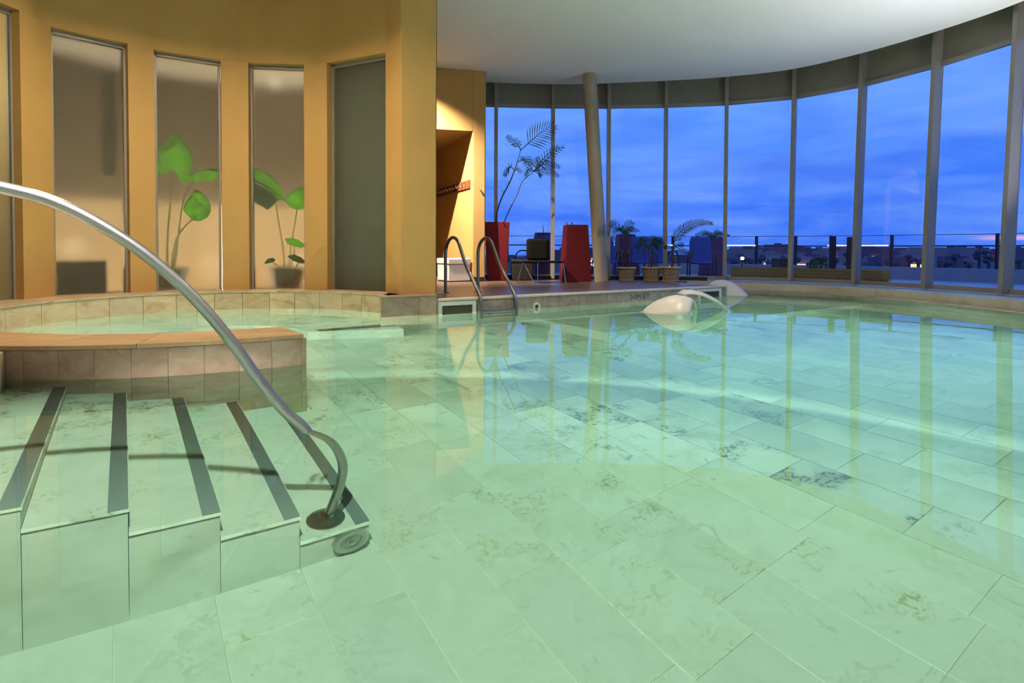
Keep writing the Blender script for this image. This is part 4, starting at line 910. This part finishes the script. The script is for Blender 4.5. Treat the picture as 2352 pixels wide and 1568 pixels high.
def par_at(pxx):
    for a, b_ in zip(mid_[:-1], mid_[1:]):
        fa, fb = a[0] / a[1] * FPX + 1176, b_[0] / b_[1] * FPX + 1176
        if a[1] > 0 and b_[1] > 0 and fa <= pxx <= fb:
            t = (pxx - fa) / (fb - fa); return (a[0] + (b_[0] - a[0]) * t, a[1] + (b_[1] - a[1]) * t)
    return None
rg = thing('terrace_railing', (*par_at(1740), .42), 'thin metal railing with posts along the terrace parapet', 'railing')
rt = [(*p, 1.20) for p in mid_ if p[0] / max(p[1], .1) < 1.2]
MB().tube([(x, y, 1.22) for x, y, z in rt], .008, 6).build('cable', 'patio_metal', rg)
MB().tube([(x, y, .95) for x, y, z in rt], .016, 8).build('rail', 'patio_metal', rg)
for x in (1165, 1240, 1330, 1453, 1545, 1602, 1654, 1737, 1827, 1908, 2048, 2290):
    q = par_at(x)
    if q: MB().box((q[0], q[1], .82), (.07, .05, .82), .4).build('post', 'patio_metal', rg)
for (x0, x1) in ((1366, 1376), (1398, 1416), (1456, 1480), (1512, 1546), (1596, 1735), (1900, 1962), (1978, 2040)):
    qs = [par_at(x0 + (x1 - x0) * t / 4) for t in range(5)]
    if all(qs): MB().tube([(q[0] * .997, q[1] * .997, .962) for q in qs], .016, 8).build('light_strip', 'strip_glow', rg)
for (x, zt) in ((1912, 1.22), (1952, 1.20)):
    q = par_at(x); c = Vector((q[0], q[1], 0)) * .90
    tag(MB().box((c.x, c.y, (TZ + zt - .05) / 2 + .0), (.11 if x < 1930 else .10, .11, zt - .05 - TZ), .3).build('terrace_post', 'patio_metal', bevel=.006), 'dark square post standing on the terrace, %s of the pair' % ('left' if x < 1930 else 'right'), 'post')
# terrace planters
def fern(t_, c, n_, ln, seed, mat='leaf_dark'):
    rnd = random.Random(seed)
    for k in range(n_):
        a = 2 * pi * k / n_ + rnd.uniform(-.2, .2); d = Vector((cos(a), sin(a), 0)); h = rnd.uniform(.10, .22)
        frond(t_, [c, c + d * ln * .45 + Vector((0, 0, h)), c + d * ln + Vector((0, 0, h * .6))], 12, .11, mat, up=.4, seed=seed * 10 + k, start=.15)
tp1 = planter((*at_z(1249, 1, 1)[:2], TZ) if False else (.80, 14.9, TZ), .42, .50, 1.12, .1, 'purple-red planter on the terrace behind the wire chair', 'planter_outdoor')
stalk(tp1, P([(1247, 540), (1248, 530), (1247, 516)], 14.85), .012, .006, 'stump'); stalk(tp1, P([(1258, 540), (1260, 520), (1264, 508)], 14.85), .004, .002, 'twig')
tp2 = planter((2.95, 15.3, TZ), .40, .62, 1.10, .1, 'purple-red planter on the terrace behind the first woven pot', 'planter_outdoor')
fern(tp2, Vector((2.95, 15.3, TZ + 1.08)), 7, .34, 5)
tp3 = planter((5.10, 15.0, TZ), .40, .50, 1.02, .2, 'purple planter with a fern on the terrace right of the woven pots', 'planter_outdoor')
fern(tp3, Vector((5.10, 15.0, TZ + 1.0)), 8, .42, 9)
# patio armchairs
def patio_chair(o0, rz, label):
    t_ = thing('patio_armchair', (0, 0, 0), label, 'chair', 'sling armchairs on the terrace')
    bp_ = MB(); NR = 8; w = .52; vv = []
    prof_ = [(-.30, .40), (-.05, .38), (.20, .40), (.28, .55), (.33, .75), (.38, .92), (.43, 1.02)]
    sp_ = smooth_path([(0, y, z) for y, z in prof_], 3)
    for p in sp_:
        k = 1 - .25 * max(0, (p.z - .85) / .2) ** 2
        for a in (-1, -.5, 0, .5, 1): vv.append((a * w / 2 * k, p.y + .03 * (1 - a * a) * (1 if p.z > .45 else 0), p.z - .02 * (1 - a * a) * (1 if p.z < .45 else 0)))
    ff = [(i * 5 + j, i * 5 + j + 1, i * 5 + j + 6, i * 5 + j + 5) for i in range(len(sp_) - 1) for j in range(4)]
    o = bp_.add(vv, ff).build('sling', 'patio_fabric', t_, smooth=True); sm = o.modifiers.new('s', 'SOLIDIFY'); sm.thickness = .012
    for sx in (-1, 1):
        x = sx * .30
        MB().tube(smooth_path([(x, -.30, .0), (x, -.30, .45), (x, -.22, .62), (x, .0, .67), (x, .22, .62), (x, .36, .30), (x, .42, .0)], 4), .016, 8).build('arm_leg', 'patio_metal', t_, smooth=True)
    MB().tube([(-.30, -.28, .38), (.30, -.28, .38)], .012, 6).build('cross_bar', 'patio_metal', t_); MB().tube([(-.30, .28, .42), (.30, .28, .42)], .012, 6).build('cross_bar', 'patio_metal', t_)
    t_.location = o0; t_.rotation_euler = (0, 0, rz)
    return t_
pc0 = patio_chair((.50, 14.2, TZ), R(-35), 'blue sling armchair on the terrace left of the wire chair')
for (x, y, rz, lab) in ((1.66, 14.35, R(20), 'blue sling armchair seen between the red planter and the mullion'), (2.35, 14.3, R(10), 'blue sling armchair on the terrace just right of the leaning column'), (3.15, 14.35, R(-8), 'blue sling armchair on the terrace behind the first woven pot'),
                        (3.80, 14.9, R(15), 'blue sling armchair on the terrace behind the middle woven pot'), (4.55, 14.1, R(-12), 'blue sling armchair on the terrace behind the long arching frond')):
    c = copy_tree(pc0); c.location = (x, y, TZ); c.rotation_euler = (0, 0, rz); c['label'] = lab
dp_ = at_z(1788, 622, TZ + .02); 
tag(frus((7.0, 15.3), .30, .34, TZ, TZ + .50, .3).build('cube_planter', 'black_plinth', bevel=.01), 'dark square tub on the terrace behind the first sign', 'planter')
sb_ = thing('round_shrub', (7.75, 14.9, TZ), 'round green shrub on the terrace behind the middle sign', 'shrub')
fol = MB(); rs = random.Random(3)
for k in range(420):
    a, zz = rs.uniform(0, 2 * pi), rs.uniform(-.9, 1); r_ = .23 * (1 - zz * zz) ** .5 * rs.uniform(.7, 1.1); c = Vector((7.75 + r_ * cos(a), 14.9 + r_ * sin(a), TZ + .29 + .23 * zz)); d1 = Vector((rs.uniform(-1, 1), rs.uniform(-1, 1), rs.uniform(-1, 1))).normalized() * .045; d2 = Vector((rs.uniform(-1, 1), rs.uniform(-1, 1), rs.uniform(-1, 1))).normalized() * .02
    fol.add([c - d1, c + d2, c + d1, c - d2], [(0, 1, 2, 3)])
tag(fol.build('foliage', 'leaf_dark', sb_, fix=False), kind='stuff'); MB().lathe([(0, 0), (.11, 0), (.14, .14), (0, .14)], (7.75, 14.9, TZ), 14).build('pot', 'pot_dark', sb_)
for k, (x, y, z, lab) in enumerate(((3.58, 14.0, .35, 'small glowing lamp on the terrace right of the middle woven pot'), (3.79, 14.1, .35, 'small glowing lamp on the terrace behind the third woven pot'), (5.72, 14.6, .58, 'round glowing lamp on a thin post left of the first sign'), (2.05, 14.9, .40, 'small glowing lamp on the terrace beside the leaning column'))):
    t_ = thing('garden_lamp', (x, y, TZ), lab, 'lamp', 'small glowing terrace lamps')
    MB().tube([(x, y, TZ), (x, y, z)], .012, 8).build('post', 'patio_metal', t_); MB().lathe([(0, -.045), (.035, -.03), (.05, 0), (.035, .03), (0, .045)], (x, y, z + .04), 14).build('globe', 'lamp_glow', t_, smooth=True)
# city beyond
tag(MB().prism([(-300, 60), (900, 60), (900, 1500), (-300, 1500)], -15, -14).build('floor_city', 'city_ground'), 'dark ground of the city far below the terrace', kind='structure')
rc = random.Random(11)
def building(x, y, w, dpt_, h, k, mat):
    pq = x / y * FPX + 1176
    bay = next((b_ for lim, b_ in ((1270, 'behind the sparse palm'), (1400, 'beside the leaning column'), (1660, 'behind the woven pots'), (1820, 'above the first sign'), (1970, 'above the middle sign'), (2150, 'above the short sign')) if pq < lim), 'through the empty right-hand window bay')
    t_ = thing('city_building', (x, y, -14), '%s %s city building seen %s' % ('pale' if mat == 'city_wall_light' else 'dark', 'nearer' if y < 200 else 'far', bay), 'building', 'distant city buildings')
    MB().box((x, y, -14 + h / 2), (w, dpt_, h), rc.uniform(-.1, .1)).build('block', mat, t_)
    MB().box((x + rc.uniform(-w, w) * .2, y, -14 + h + .5), (w * .3, dpt_ * .4, 1.0)).build('roof_hut', mat, t_)
    ww = max(1.2, w * .06)
    for q in range(2 if k % 3 else 4):
        MB().box((x + rc.uniform(-.4, .4) * w, y - dpt_ / 2 - .3, -14 + h * rc.uniform(.35, .85)), (ww * rc.uniform(1, 3), .8, 1.1)).build('lit_window', 'window_glow' if rc.random() < .7 else 'cold_glow', t_)
for k in range(34):
    pxx = 1700 + k * 20 + rc.uniform(-6, 6); dd = 235 + (k * 7 % 5) * 45 + rc.uniform(-8, 8)
    x = (pxx - 1176) / FPX * dd; building(x, dd, rc.uniform(7, 14), 10, 14 + CAMZ + rc.uniform(-1.5, 3.2) * dd / 300, k, rc.choice(('city_wall', 'city_wall', 'city_wall_light')))
for k in range(8):
    pxx = 1165 + k * 62 + rc.uniform(-8, 8); dd = rc.uniform(240, 380); building((pxx - 1176) / FPX * dd, dd, rc.uniform(12, 24), 12, 14 + CAMZ + rc.uniform(-4, 1), k, 'city_wall')
for k in range(30):
    pxx = 1690 + k * 23 + rc.uniform(-5, 5); dd = 150 + (k % 3) * 22; building((pxx - 1176) / FPX * dd, dd, rc.uniform(3.5, 6.5), 7, 14 + CAMZ + rc.uniform(-3.2, -.9), k + 1, rc.choice(('city_wall', 'city_wall_light')))
for k in range(24):
    pxx = 1690 + k * 28 + rc.uniform(-8, 8); dd = rc.uniform(95, 125); x = (pxx - 1176) / FPX * dd; top_ = rc.uniform(-1.6, .9)
    t_ = thing('distant_tree', (x, dd, -14), 'round-headed dark tree on the skyline seen %s' % ('above the first sign' if pxx < 1820 else 'above the middle sign' if pxx < 1970 else 'above the short sign' if pxx < 2150 else 'through the empty right-hand window bay'), 'tree', 'distant trees on the skyline')
    MB().tube([(x, dd, -14), (x, dd, top_ - 1)], .3, 6).build('trunk', 'tree_far', t_)
    cr2 = MB()
    for q in range(5):
        cx, cy, cz = x + rc.uniform(-.7, .7), dd + rc.uniform(-.6, .6), top_ + rc.uniform(-.9, .2); r_ = rc.uniform(.35, .6)
        cr2.lathe([(0, -r_), (r_ * .7, -r_ * .7), (r_, 0), (r_ * .7, r_ * .7), (0, r_)], (cx, cy, cz), 8)
    cr2.build('crown', 'tree_far', t_, smooth=True)

# lamplight is refracted into the basin
wat.cycles.is_caustics_caster = True
for o in bpy.data.objects:
    q = o
    while q.parent is not None: q = q.parent
    if q.name in ('floor', 'floor_steps', 'floor_shelf', 'floor_spa_bench', 'wall_low', 'wall_deck', 'wall_block'): o.cycles.is_caustics_receiver = True
